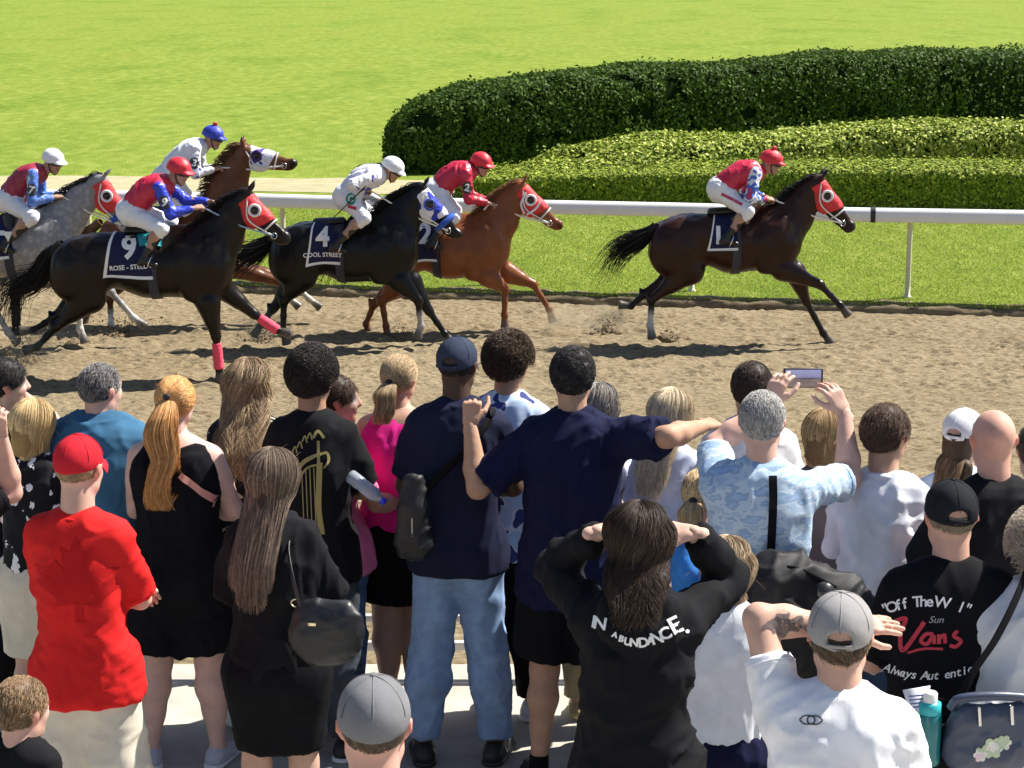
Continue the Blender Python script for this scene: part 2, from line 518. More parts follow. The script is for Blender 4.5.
class Fig:
    """joints of one figure plus the meshes hung on them"""
    def spine(s, t):
        c = s.pel + (s.neck - s.pel) * t
        return c - s.fwd * s.bend * math.sin(math.pi * min(max(t, 0), 1)) + s.fwd * .0
    def setup(s):
        s.up = unit(s.neck - s.pel); s.lat = unit(s.lat); s.fwd = unit(np.cross(s.up, s.lat))
    def levels(s, S, ease=0.0, s0=-.1, s1=1.0, hemw=0.0, col=None, drop=None, straight=0.0):
        tab = LV[s.sex]; K = s.k
        ts = [t for t, _, _ in tab if s0 - .001 <= t <= s1]
        if s0 < tab[0][0]: ts = list(np.arange(s0, tab[0][0] - .03, .1)) + ts
        for t in ts:
            hw = np.interp(t, [q[0] for q in tab], [q[1] for q in tab]) * s.build * K
            r = np.interp(t, [q[0] for q in tab], [q[2] for q in tab]) * (s.build ** .8) * K
            if straight and t < .6:
                w7 = np.interp(.7, [q[0] for q in tab], [q[1] for q in tab]) * s.build * K * straight; hw = max(hw, w7)
            e = ease * (1 if t < .8 else .55)
            if t < .1: e += hemw * (.1 - t) / .3
            hw += e; r += e
            if s.belly and .1 < t < .5: r += s.belly; 
            c = s.spine(t) + (s.fwd * s.belly * .8 if .1 < t < .5 else 0)
            h = max(hw - r, .005)
            S.rc(c - s.lat * h, c + s.lat * h, r, r, col=col, k=.07 * K)
    def out(s, name, m, mat, parent=None, col=None):
        V, F, C = (m + (None,))[:3]
        return part(name, V, F, mat, parent or s.root, col if col is not None else C, off=s.off)
def hand_mesh(w, d, nrm, side, sc, curl, skin, spread=1.0, thumb=1.0, res=.0052):
    d = unit(d); nrm = unit(nrm - d * (nrm @ d)); s = unit(np.cross(d, nrm)) * side
    S = SDF(.012)
    S.rc(w - d * .03 * sc, w + d * .02 * sc, .027 * sc, .025 * sc, col=skin, fl=(nrm, .78))
    offs = (.030, .010, -.010, -.028); lens = (.070, .079, .073, .056)
    for o, L in zip(offs, lens):
        a = w + (d * .012 + s * o * .6) * sc; b = w + (d * .088 - d * abs(o - .01) * .25 + s * o * spread) * sc
        S.rc(a, b, .0135 * sc, .0118 * sc, col=skin, k=.013)
        ang = 0; p = b
        for q, fr in enumerate((.44, .32, .24)):
            ang += curl * (.9, 1.1, .7)[q]
            dd = d * math.cos(ang) - nrm * math.sin(ang) + s * o * spread * 2.2 * math.cos(ang)
            e = p + unit(dd) * L * fr * sc
            S.rc(p, e, (.0096 - .0008 * q) * sc, (.0090 - .0009 * q) * sc, col=skin if q < 2 else tuple(np.array(skin) * A(1.06, .98, .95)), k=.003)
            p = e
    a = w + (d * .022 + s * .022) * sc; b = a + (d * .035 + s * .032 * thumb - nrm * .012) * sc
    c = b + (d * .030 + s * .012 * thumb - nrm * .012 * (1 + curl)) * sc; e = c + (d * .024 + s * -.002 - nrm * .008 * (1 + curl)) * sc
    S.rc(a, b, .0155 * sc, .0125 * sc, col=skin, k=.012); S.rc(b, c, .0115 * sc, .0100 * sc, col=skin, k=.004); S.rc(c, e, .0100 * sc, .0085 * sc, col=skin, k=.003)
    return S.mesh(res)
def head_mesh(hc, R, g, skin, fem, neckp, res=.0065, bald=True):
    sk = tuple(skin); lip = tuple(np.array(skin) * A(.85, .5, .5)); red = tuple(np.clip(np.array(skin) * A(1.12, .82, .78), 0, 1))
    S = SDF(.025)
    def h(x, y, z): return np.array([x, y, z]) * g
    nr = .047 if fem else .058
    nb = (neckp - hc) @ R
    S.rc(h(0, -.022, -.05), nb, nr * g, (nr + .008) * g, col=sk, k=.03)
    S.ell(h(0, -.012, .028), h(.078, .098, .090), col=sk)
    S.ell(h(0, .030, -.030), h(.063, .066, .084), col=sk, k=.035)
    S.rc(h(-.045, .0, -.062), h(0, .062, -.096), .022 * g, .021 * g, col=sk); S.rc(h(.045, .0, -.062), h(0, .062, -.096), .022 * g, .021 * g, col=sk)
    S.rc(h(-.03, .082, .03), h(.03, .082, .03), .013 * g, .013 * g, col=sk, k=.02)
    S.rc(h(0, .092, .02), h(0, .112, -.02), .009 * g, .013 * g, col=sk, k=.012); S.ell(h(0, .106, -.026), h(.017, .012, .010), col=sk, k=.01)
    for x in (-1, 1):
        S.ell(h(x * .030, .083, .012), h(.014, .010, .008), col=(.75, .74, .72), k=.004)
        S.ell(h(x * .030, .0915, .012), h(.006, .004, .006), col=(.02, .015, .01), k=0)
        S.rc(h(x * .016, .094, .031), h(x * .045, .086, .030), .004 * g, .003 * g, col=tuple(np.array(skin) * .3), k=.003)
        S.rc(h(x * .03, .07, -.025), h(x * .04, .045, -.03), .018 * g, .02 * g, col=sk, k=.02)
        S.ell(h(x * .080, -.008, -.004), h(.009, .019, .031), R=rotm(0, .15, x * .28), col=red, k=.006)
        S.rc(h(x * .086, -.022, .014), h(x * .088, -.026, -.006), .005 * g, .005 * g, col=red, k=.004)
    S.rc(h(-.020, .092, -.057), h(.020, .092, -.057), .0065 * g, .0065 * g, col=lip, k=.005)
    V, F, C = S.mesh(res)
    return V @ R.T + hc, F, C
def make_body(s, skin, res=.012, hands=(1, 1), hres=.0052, headres=.0065):
    K = s.k; S = SDF(.03); sk = tuple(skin); b = s.build; fem = s.sex == 'f'
    lb = 1 + (b - 1) * .6
    s.levels(S, -.006, col=sk)
    for q in (0, 1):
        sh, el, wr = s.sh[q], s.el[q], s.wr[q]
        ar = (.040 if fem else .046) * lb * K
        S.rc(sh, sh + (el - sh) * .45, .054 * lb * K * (.85 if fem else 1), ar, col=sk, k=.05); S.rc(sh + (el - sh) * .3, el, ar, .040 * lb * K, col=sk, k=.03)
        fm = el + (wr - el) * .3
        S.rc(el, fm, .038 * lb * K, .043 * lb * K, col=sk, k=.02); S.rc(fm, wr, .043 * lb * K, .026 * K, col=sk, k=.02)
        hp, kn, an = s.hip[q], s.kn[q], s.an[q]
        S.rc(hp, hp + (kn - hp) * .5, .084 * lb * K, .070 * lb * K, col=sk, k=.05); S.rc(hp + (kn - hp) * .4, kn, .072 * lb * K, .054 * lb * K, col=sk, k=.04)
        S.ell(s.pel - s.fwd * .055 * K * b + s.lat * (.075 if q else -.075) * K - s.up * .04 * K, A(.072, .066, .08) * K * b, col=sk, k=.05)
        ax = unit(an - kn); bk = -unit(np.cross(np.cross(ax, s.kfwd[q]), ax)) if True else -s.fwd
        cf = kn + (an - kn) * .28 + bk * .016 * K
        S.rc(kn, cf, .052 * lb * K, .056 * lb * K, col=sk, k=.03); S.rc(cf, kn + (an - kn) * .62, .056 * lb * K, .040 * lb * K, col=sk, k=.03)
        S.rc(kn + (an - kn) * .55, an, .042 * lb * K, .032 * K, col=sk, k=.02)
        S.rc(an, s.toe[q], .035 * K, .025 * K, col=sk, k=.02)
    S.rc(s.spine(.93), s.hc - s.R[:, 2] * .05, .056 * K if not fem else .047 * K, .046 * K, col=sk, k=.03)
    ms = [S.mesh(res), head_mesh(s.hc, s.R, s.g, sk, fem, s.spine(.97), headres)]
    for q in (0, 1):
        if hands[q]:
            side = (1 if q == 0 else -1)
            hd, hn, curl = s.hand[q]
            ms.append(hand_mesh(s.wr[q], hd, hn, side, .96 * K ** .5 * (1 if not fem else .92), curl, sk, res=hres))
    s.out('body', join(ms), SKIN)
def stand(label, hx, hy, H, yaw=0, sex='m', build=1.0, skin=(.42, .24, .16), hd=(0, 0, 0), aL='hang', aR='hang', res=.012,
          shw=1.0, lean=(0, 0), belly=0, stance=.11, hands=(1, 1), group='spectators watching from the trackside apron', gz=0.0, bend=.02, wide_head=1.0, hres=.0052):
    s = Fig(); s.sex = sex; s.build = build; s.k = k = H / 1.8; s.belly = belly; s.bend = bend * k
    top = PZ(hx, hy, H + gz)
    loc = A(top[0], top[1] - .01, gz); s.loc = loc; s.yaw = yaw; s.off = A(0, 0, 0)
    s.root = root('person', label, 'person', loc, yaw, group)
    rnd = random.Random(label); s.rnd = rnd
    c, sn = math.cos(-yaw), math.sin(-yaw)
    def W(px, py, dY=0.0):
        p = P(px, py, loc[1] + dY) - loc
        return A(p[0] * c - p[1] * sn, p[0] * sn + p[1] * c, p[2])
    s.W = W
    lx, ly = lean
    s.pel = A(-lx * .3, -ly * .3, .93 * k); s.neck = A(-lx * .0, -ly * .0 - .012 * k, 1.518 * k); s.lat = A(1, 0, 0); s.setup()
    s.g = (.89 if sex == 'f' else .94) * (k ** .35) * wide_head
    s.R = rotm(*hd)
    s.hc = A(0, .028 * k, H - .118 * s.g)
    sw = (.120 if sex == 'f' else .141) * k * shw * (1 + (build - 1) * .7)
    s.sh = [s.spine(.87) - s.lat * sw + A(0, .004, .01), s.spine(.87) + s.lat * sw + A(0, .004, .01)]
    s.hip = [s.pel + A(-.078 * k * build ** .5, 0, -.03 * k), s.pel + A(.078 * k * build ** .5, 0, -.03 * k)]
    j = lambda a: rnd.uniform(-a, a)
    s.an = [A(-stance * k, j(.05) - .01, .085 * k), A(stance * k, j(.05) - .01, .085 * k)]
    s.kn = [(s.hip[q] + s.an[q]) / 2 + A(0, .02, 0) for q in (0, 1)]
    s.toe = [s.an[0] + A(-.035, .135 * k, -.05 * k), s.an[1] + A(.035, .135 * k, -.05 * k)]
    s.kfwd = [A(0, 1, 0), A(0, 1, 0)]
    s.el, s.wr, s.hand = [None] * 2, [None] * 2, [None] * 2
    l1, l2 = .295 * k, .255 * k
    for q, (sp, sg) in enumerate(((aL, -1), (aR, 1))):
        cu = .35
        if sp == 'hang': t, pole = A(sg * (.215 * k * (1 + (build - 1) * .8)), .03, .93 * k), A(sg * .5, -1, 0); hn = A(sg, -.3, 0)
        elif sp == 'front': t, pole = A(sg * .10, .30, 1.14 * k), A(sg * .8, -.5, -1); hn = A(sg * .3, .3, 1)
        elif sp == 'cross': t, pole = A(-sg * .06, .22, 1.17 * k), A(sg * 1, .1, -.9); hn = A(0, 1, .2); cu = .5
        elif sp == 'hip': t, pole = A(sg * .22, .12, 1.02 * k), A(sg * 1, -.8, 0); hn = A(sg, 0, .3)
        else: t, pole = (W(*sp['px']) if 'px' in sp else np.asarray(sp['t'], float)), A(*sp.get('pole', (sg, 0, -1))); hn = A(*sp.get('hn', (0, -1, .2))); cu = sp.get('curl', .35)
        s.el[q], s.wr[q] = ik(s.sh[q], t, pole, l1, l2)
        dd = unit(s.wr[q] - s.el[q])
        if isinstance(sp, dict) and 'hd' in sp: dd = unit(A(*sp['hd']))
        s.hand[q] = (dd, hn, cu)
    make_body(s, skin, res, hands, hres)
    return s
def shirt(s, mat, hem=-.2, ease=.02, sleeve=.6, hemw=.04, amp=.012, res=.011, collar=None, name='shirt', sr=(.072, .068), seed=None, tank=False, long_r=.055, zs=(9, 9, 4), open_neck=False, hemcut=None, over=.022):
    K = s.k; S = SDF(.05); lb = 1 + (s.build - 1) * .6; ease = ease * .68; sr = (sr[0] * .78, sr[1] * .76); hemw *= .6; long_r *= .92; amp *= .8
    s.levels(S, ease, s0=hem - .02, s1=.86 if tank else 1.0, hemw=hemw, straight=0 if tank else (.97 if s.sex == 'm' else .88))
    f = .85 if s.sex == 'f' else 1.0
    if tank:
        for sg in (-1, 1):
            a = s.spine(.97) + s.lat * sg * .085 * K
            S.rc(a - s.fwd * .035, s.spine(.72) - s.fwd * .09 + s.lat * sg * .05, .022, .04, k=.03)
            S.rc(a - s.fwd * .035, s.spine(.72) + s.fwd * .09 + s.lat * sg * .05, .022, .04, k=.03)
    else:
        for q in (0, 1):
            sh, el, wr = s.sh[q], s.el[q], s.wr[q]
            e = sh + (el - sh) * min(sleeve, 1)
            S.rc(sh, e, sr[0] * lb * K * f, sr[1] * lb * K * f, k=.05, cut=sleeve <= 1)
            if sleeve > 1:
                t = wr if sleeve >= 2 else el + (wr - el) * (sleeve - 1)
                S.rc(el, t, sr[1] * .95 * lb * K * f, long_r * lb * K * f, k=.03, cut=True)
    if hem <= -.1 and name == 'shirt':
        for q in (0, 1): S.rc(s.hip[q] + s.up * .06, s.hip[q] - s.up * .25, .084 * K * lb + over, .084 * K * lb + over, k=.06)
        S.ell(s.pel - s.fwd * .05 * K * s.build - s.up * .04 * K, A(.13, .085, .10) * K * s.build + over * .6, k=.06)
    h = s.spine(hem); S.cut(h, -s.up if hemcut is None else hemcut)
    V, F, C = S.mesh(res)
    sd = s.rnd.random() * 9 if seed is None else seed
    V = wrinkle(V, F, amp * 1.15, zs, sd)
    o = s.out(name, (V, F), mat)
    s.shirt_bvh = bvh_of(V, F); s.shirt_o = o
    if not tank and sleeve <= 1 and name == 'shirt':
        for q in (0, 1):      # stitched sleeve hem
            ax_ = unit(s.el[q] - s.sh[q]); c_ = s.sh[q] + (s.el[q] - s.sh[q]) * min(sleeve, 1) - ax_ * .022
            e1 = unit(np.cross(ax_, A(.3, .9, .2))); e2 = np.cross(ax_, e1); ring = []
            for t_q in np.linspace(0, 2 * math.pi, 25):
                dr = e1 * math.cos(t_q) + e2 * math.sin(t_q); h_ = s.shirt_bvh.ray_cast(Vector(c_ + dr * .14), Vector(-dr))
                ring.append(np.array(h_[0]) if h_[0] is not None and (h_[0] - Vector(c_)).length < .13 else c_ + dr * sr[1] * lb * K * f)
            V_, F_ = tube(np.array(ring), .0022, 5, smooth=False); part('sleeve_hem', V_, F_, mat, o, off=s.off)
    if not tank and collar is not None:
        nr = (.062 if s.sex == 'm' else .053) * K
        c = s.spine(.985) + s.fwd * .004; a = np.linspace(0, 2 * math.pi, 29)
        ring = c + np.outer(np.cos(a), s.lat) * nr * 1.12 + np.outer(np.sin(a), s.fwd) * nr * 1.15 + np.outer(-np.sin(a) * .02, s.up)
        if collar == 'fold':
            Vt, Ft = tube(ring + s.up * .012, .017 * K, 8, smooth=False)
        else: Vt, Ft = tube(ring, .0085 * K, 8, smooth=False)
        s.out('collar', (Vt, Ft), mat, parent=o) if False else part('collar', Vt, Ft, mat, o, off=s.off)
    return o
def trousers(s, mat, length=.96, ease=.016, flare=.0, amp=.010, res=.011, name='trousers', top=.12, skirt=False, sk_w=.03, rk=1.0):
    K = s.k; lb = 1 + (s.build - 1) * .6; S = SDF(.05); sk_w -= .015
    s.levels(S, ease * .35, s0=-.1, s1=top + .02)
    s.cutz = None
    for q in (0, 1):
        hp, kn, an = s.hip[q], s.kn[q], s.an[q]
        S.ell(s.pel - s.fwd * .05 * K * s.build + s.lat * (.07 if q else -.07) * K - s.up * .04 * K, A(.078, .074, .085) * K * s.build, k=.06)
        if skirt:
            z = hp + (kn - hp) * length * 1.15
            S.rc(hp, z, .088 * lb * K + ease, .082 * lb * K + sk_w, k=.13)
            c = (s.hip[0] + s.hip[1]) / 2; cz = (s.kn[0] + s.kn[1]) / 2
            S.rc(c, c + (cz - c) * length * 1.15, .11 * K * lb, .11 * K * lb + sk_w, k=.1, fl=(s.lat, 1.25))
        elif length <= .5:
            z = hp + (kn - hp) * min(1, length * 2)
            S.rc(hp, z, (.084 * lb * K + ease) * rk, (.078 * lb * K + ease + flare) * rk, k=.05, cut=True)
        else:
            S.rc(hp, kn, .084 * lb * K * rk + ease, .060 * lb * K * rk + ease, k=.05)
            e = kn + (an - kn) * (length - .5) * 2; cf = kn + (an - kn) * .30 - s.fwd * .014 * K
            S.rc(kn + (an - kn) * .05, cf, .062 * lb * K + ease * .9, .064 * lb * K + ease * .9, k=.04); S.rc(cf, kn + (an - kn) * .6, .064 * lb * K + ease * .9, .052 * lb * K + ease, k=.04)
            S.rc(kn, e, .060 * lb * K * rk + ease, .050 * lb * K * rk + ease + flare, k=.03, cut=True)
    if skirt:
        zc = (s.hip[0] + (s.kn[0] - s.hip[0]) * length); S.cut(A(0, 0, zc[2]), (0, 0, -1))
    V, F, C = S.mesh(res); V = wrinkle(V, F, amp, (8, 8, 5) if not skirt else (11, 11, 2.5), s.rnd.random() * 9)
    return s.out(name, (V, F), mat)
def shoes(s, mat, sole=None, name='shoe', h=.0, sock=None):
    for q in (0, 1):
        an, toe = s.an[q], s.toe[q]; K = s.k
        S = SDF(.02); d = unit((toe - an) * A(1, 1, 0)) if abs(s.up[2]) > .5 else unit(toe - an)
        base = an - A(0, 0, an[2] - .04 * K)
        S.rc(base - d * .035 * K, base + d * .09 * K, .044 * K, .040 * K); S.rc(base + d * .08 * K, base + d * .165 * K - A(0, 0, .008), .042 * K, .028 * K)
        S.rc(an - d * .01 - A(0, 0, .02), an + d * .02 - A(0, 0, .03), .043 * K, .045 * K)
        S.cut(A(0, 0, .012), (0, 0, -1)); S.cut(A(0, 0, an[2] + .025 * K), (0, 0, 1))
        V, F, C = S.mesh(.008); o = s.out(name, (V, F), mat)
        if sole is not None:
            S = SDF(.02); b2 = base - A(0, 0, .028 * K)
            S.rc(b2 - d * .035 * K, b2 + d * .17 * K, .050 * K, .040 * K, fl=(A(0, 0, 1), .55)); S.cut(A(0, 0, .002), (0, 0, -1)); S.cut(A(0, 0, .026), (0, 0, 1))
            V, F, C = S.mesh(.008); part('sole', V, F, sole, o, off=s.off)
        if sock is not None:
            V, F, C = SDF(.01).rc(an - A(0, 0, .01), an + unit(s.kn[q] - an) * .06, .041 * K, .039 * K, cut=True).mesh(.009); s.out('sock', (V, F), sock)
        s.shoe_o = o

def hair(s, style, c1, c2=None, L=.3, n=900, thick=.012, seed=1, wave=0.0, tie=(0, -.108, .02), tail=.2, rad=.0012, part_x=0.0, puff=0.0, spreadx=1.0, nback=.5, under=False, back=0.0):
    n = int(n * (2.6 if style in ('long', 'pony', 'bob') else 1.6)); rad = rad * (.78 if style in ('long', 'pony', 'bob') else 1); thick = thick * .8; c1 = np.array(c1); c2 = np.array(c2 if c2 is not None else c1 * 1.5); g = s.g; rs = np.random.RandomState(seed)
    cc = A(0, -.014, .030) * g; cr = A(.079, .099, .091) * g + thick * A(1, 1, 1)
    if under: cr = A(.0805, .1005, .0915) * g
    grav = s.R.T @ A(0, 0, -1)
    ms = []
    S = SDF(.02); S.ell(cc, cr, col=tuple(c1), k=0)
    p0 = A(0, -.1, -.078 if style != 'afro' else -.072) * g; nn = A(0, nback, -1)
    S.cut(p0, nn); S.subell(A(0, .125, -.02) * g, A(.078, .07, .085) * g)
    if style in ('short', 'afro'):
        for x in (-1, 1): S.subell(A(x * .09, .0, -.022) * g, A(.022, .026, .036) * g)
    if under: S.cut(A(0, 0, .03) * g, (0, 0, 1))
    V, F, C = S.mesh(.0075)
    N = vnormals(V, F)
    am = {'short': .006, 'afro': .016}.get(style, .004)
    V = V + N * ((fbm(V * (34 if style == 'afro' else 45), 3) - .45) * am * 2)[:, None]
    C = c1 * (.7 + .5 * fbm(V * 60 + 3, 2))[:, None]
    ms.append((V, F, C))
    # roots
    def roots(m):
        out = np.zeros((0, 3))
        while len(out) < m:
            d = rs.normal(size=(m * 2, 3)); d /= np.linalg.norm(d, axis=1)[:, None]
            p = cc + d * cr
            ok = ((p - p0) @ nn < 0) & (SDF.dist(('el', A(0, .125, -.02) * g, A(.078, .07, .085) * g, None), p.astype(np.float32)) > 0)
            if style in ('short', 'afro'):
                for x in (-1, 1): ok &= SDF.dist(('el', A(x * .09, .0, -.022) * g, A(.024, .028, .038) * g, None), p.astype(np.float32)) > 0
            if under: ok &= p[:, 2] < .012 * g
            out = np.concatenate([out, p[ok]])
        return out[:m]
    def addst(Pth, r0, r1):
        m = Pth.shape[1]; r = np.linspace(1, 0, m)[None] * (r0 - r1) + r1
        r = np.broadcast_to(r, Pth.shape[:2])
        V, Fs = strands(Pth, r, 3)
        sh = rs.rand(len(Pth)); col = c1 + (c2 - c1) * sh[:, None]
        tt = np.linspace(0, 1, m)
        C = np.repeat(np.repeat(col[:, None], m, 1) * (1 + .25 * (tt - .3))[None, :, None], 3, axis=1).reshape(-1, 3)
        ms.append((V, Fs, C))
    def pushout(p, e=0.0):
        q = (p - cc) / (cr + e); l = np.linalg.norm(q, axis=1)[:, None]
        return np.where(l < 1, cc + (p - cc) / np.maximum(l, 1e-6), p)
    if style == 'short':
        p = roots(n); nr = (p - cc) / cr; nr /= np.linalg.norm(nr, axis=1)[:, None]
        flow = grav * .7 + A(.25, -.8, 0); flow = flow - nr * (nr @ flow)[:, None]; flow /= np.linalg.norm(flow, axis=1)[:, None] + .15; clump = (fbm(p * 38 + seed, 2)[:, None] - .5); d = nr * (.22 + .5 * clump) + flow * 1.0 + np.cross(nr, flow) * clump * 2.2 + rs.normal(size=p.shape) * .12; d /= np.linalg.norm(d, axis=1)[:, None]
        ln = L * rs.uniform(.5, 1, n)[:, None]
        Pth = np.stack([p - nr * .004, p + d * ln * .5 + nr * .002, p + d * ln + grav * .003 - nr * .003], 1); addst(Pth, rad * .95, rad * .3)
    elif style == 'afro':
        p = roots(n); nr = (p - cc) / cr; nr /= np.linalg.norm(nr, axis=1)[:, None]
        ph = rs.rand(n, 1) * 6.28; t1 = np.cross(nr, rs.normal(size=(n, 3))); t1 /= np.linalg.norm(t1, axis=1)[:, None]; t2 = np.cross(nr, t1)
        st = []
        for i in range(7):
            u = i / 6; st.append(p + nr * (L * u - .006) + (t1 * np.cos(ph + u * 7) + t2 * np.sin(ph + u * 7)) * .007 * (.4 + u))
        addst(np.stack(st, 1), rad, rad * .5)
    if style in ('long', 'bob'):
        p = roots(n); p = p[p[:, 1] < .06 * g]; m = len(p); steps = 22
        ln = L * rs.uniform(.8, 1.03, m) ; st = [p]; ph = rs.rand(m) * 6.28; x0 = p[:, 0] * 1; dj = rs.rand(m) * .022
        top = np.clip((p[:, 2] - cc[2]) / cr[2], 0, 1)
        ln = ln + top * .10
        side = np.sign(p[:, 0] - part_x + 1e-6)
        for i in range(steps):
            ds = (ln / steps)[:, None]
            nr = (p - cc) / cr; nr /= np.linalg.norm(nr, axis=1)[:, None] + 1e-9
            below = np.clip((cc[2] - .03 - p[:, 2]) / .08, 0, 1)[:, None]
            g_ = np.tile(grav, (m, 1)) + np.stack([side * .16 * top, -np.ones(m) * .35, np.zeros(m)], 1) * (1 - below)
            g_ -= nr * (g_ * nr).sum(1)[:, None] * (1 - below)
            tx = np.stack([-(p[:, 0] * (1 - spreadx) * 1.5), np.zeros(m), np.zeros(m)], 1) * below
            g_ = g_ + tx; g_ /= np.linalg.norm(g_, axis=1)[:, None] + 1e-9
            p = p + g_ * ds
            p = pushout(p, .002)
            if style == 'long':
                lim = -.098 - (.098 + back) * np.clip((-.07 - p[:, 2]) / .20, 0, 1) - dj
                bk = p[:, 2] < -.06
                p[:, 1] = np.where(bk & (p[:, 1] > lim), p[:, 1] * .65 + lim * .35, p[:, 1])
            w = wave * np.stack([np.sin(ph * .35 + i * .48 + x0 * 30), np.cos(ph * .3 + i * .48) * .6, np.zeros(m)], 1) * min(1, i / 8)
            st.append(p + w)
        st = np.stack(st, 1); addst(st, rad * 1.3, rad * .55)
        S = SDF(.03)
        if style == 'long':
            S.rc(cc + A(0, -.02, -.02), A(0, -.068, -.12), .076 * g, .036, fl=(A(1, 0, 0), 1.0), k=.04)
            S.rc(A(0, -.068, -.10), A(0, -.118 - back, -.22), .034, .028, fl=(A(1, 0, 0), 1.8 * spreadx), k=.03)
            S.rc(A(0, -.12 - back, -.22), A(0, -.142 - back, -.22 - max(0, L - .20) * .62), .027, .016, fl=(A(1, 0, 0), 2.2 * spreadx), k=.03)
        else: S.rc(cc + A(0, -.028, -.02), cc + A(0, -.032, -L * .55), .083 * g, .075 * g, k=.03)
        V, F, C = S.mesh(.012); V = wrinkle(V, F, .008, (40, 40, 5), seed)
        ms.append((V, F, np.tile(c1 * .75, (len(V), 1))))
    if style == 'pony':
        T = A(*tie) * g; p = roots(n); m = len(p); st = []
        d0 = (p - cc) / cr; d0 /= np.linalg.norm(d0, axis=1)[:, None]; dT = unit((T - cc) / cr)
        for i in range(9):
            u = i / 8; dd = d0 * (1 - u) + dT * u + rs.normal(size=(m, 3)) * .01; dd /= np.linalg.norm(dd, axis=1)[:, None]
            st.append(cc + dd * (cr + .002 + .003 * rs.rand(m, 1)))
        addst(np.stack(st, 1), rad, rad * .9)
        m = int(n * .6); ph = rs.rand(m) * 6.28; rr = np.sqrt(rs.rand(m)); st = []
        out = unit(T - cc)
        for i in range(16):
            u = i / 15
            base = T + out * .045 * math.sin(min(1, u * 3) * 1.57) + grav * (tail * u - .01 * math.sin(u * 3)) + A(0, -1, 0) * (.055 + back) * min(1, tail * u / .2)
            wd = (.012 + (.024 + puff) * math.sin(min(1, u * 1.6 + .1) * 1.9)) * (1 - .35 * u)
            off = np.stack([np.cos(ph) * rr * wd * 1.25, np.sin(ph) * rr * wd * .8, (rs.rand(m) - .5) * .0], 1)
            wv = wave * np.stack([np.sin(i * .7 + ph * .4), np.cos(i * .6 + ph * .5), np.zeros(m)], 1) * u
            st.append(base + off + wv)
        st = np.stack(st, 1); k = rs.uniform(.75, 1, m)
        st = st[:, :1] + (st - st[:, :1]) * k[:, None, None]
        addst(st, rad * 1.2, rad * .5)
        ringc = T + out * .018; Vt, Ft = SDF(.01).ell(ringc, A(.017, .013, .017)).mesh(.005)[:2]
        ms.append((Vt, Ft, np.tile(A(.02, .02, .03), (len(Vt), 1))))
    if style != 'short' and not under:        # flyaway strands
        m = 90; p = roots(m); nr = (p - cc) / cr; nr /= np.linalg.norm(nr, axis=1)[:, None]
        d = nr * .5 + grav * .5 + rs.normal(size=(m, 3)) * .5; bend_ = rs.normal(size=(m, 3)) * .6; ln = rs.uniform(.02, .045, m)[:, None]
        st = np.stack([p + d * ln * u + bend_ * ln * u * u + grav * ln * u * u * .6 for u in np.linspace(0, 1, 6)], 1); addst(st, .0005, .0003)
    V, F, C = join(ms)
    V = V @ s.R.T + s.hc
    return s.out('hair', (V, F, C), HAIR)
def cap(s, mat, brim=1, band=None, gap=True, dome=1.0, tilt=0.0, seam=None, brimmat=None):
    """baseball cap; brim=1 forward, -1 turned back"""
    g = s.g; S = SDF(.012)
    c = A(0, -.012, .036) * g; r = A(.088, .109, .096) * g * dome
    S.ell(c, r, k=0); S.cut(A(0, 0, .012) * g, (0, .12 * brim, -1))
    gy = -1 if brim == 1 else 1
    if gap: S.subell(A(0, gy * .112 - .012, .030) * g, A(.036, .05, .026) * g)
    V, F, C = S.mesh(.006)
    V = V + vnormals(V, F) * ((fbm(V * 18, 2) - .5) * .006)[:, None]
    def tr(v): return (v @ rotm(0, tilt, 0).T) @ s.R.T + s.hc
    o = s.out('cap', (tr(V), F), mat)
    # brim as a curved plate
    u = np.linspace(-1, 1, 21); w = np.linspace(0, 1, 9)
    U, Wd = np.meshgrid(u, w, indexing='ij'); ang = U * 1.0
    rr0 = .1; L = .072 * (1 - .55 * np.abs(U) ** 2.2)
    x = np.sin(ang) * (.083 + Wd * .004); y = (np.cos(ang) * .098 + Wd * L) * brim - .012; z = .018 - .018 * Wd - .03 * (U ** 2) * (.5 + Wd * .5)
    top = np.stack([x, y, z], -1).reshape(-1, 3) * g; bot = top - A(0, 0, .005)
    i = np.arange(21 * 9).reshape(21, 9); f = np.stack([i[:-1, :-1], i[1:, :-1], i[1:, 1:], i[:-1, 1:]], -1).reshape(-1, 4)
    rim = np.concatenate([i[:, -1], ])
    e = [(i[a, -1], i[a + 1, -1]) for a in range(20)] + [(i[0, a], i[0, a + 1]) for a in range(8)] + [(i[-1, a + 1], i[-1, a]) for a in range(8)]
    rf = np.array([[a, b, b + 189, a + 189] for a, b in e])
    part('brim', tr(np.concatenate([top, bot])), [f, f[:, ::-1] + 189, rf], brimmat or mat, o, off=s.off)
    ms = []
    for k in range(6):
        a = k * math.pi / 3 + math.pi / 6; th = np.linspace(.03, 1.45, 12)
        pth = c + np.stack([np.sin(th) * np.cos(a) * r[0], np.sin(th) * np.sin(a) * r[1], np.cos(th) * r[2]], -1) * 1.004
        pth = pth[pth[:, 2] > .02 * g]
        if len(pth) > 3: ms.append(tube(pth, .0016, 5, smooth=False))
    ms.append(SDF(0).ell(c + A(0, 0, r[2]), A(.009, .009, .005)).mesh(.004)[:2])
    if gap:
        a = np.linspace(-.42, .42, 9) + (-math.pi / 2 if brim == 1 else math.pi / 2)
        ms.append(tube(np.stack([np.cos(a) * r[0] * 1.0, np.sin(a) * r[1] * 1.0 - .012, np.full(9, .014)], -1), .007, 6, smooth=False, flat=.5))
    V, F, _ = join(ms)
    part('seam', tr(V), F, seam or mat, o, off=s.off)
    return o
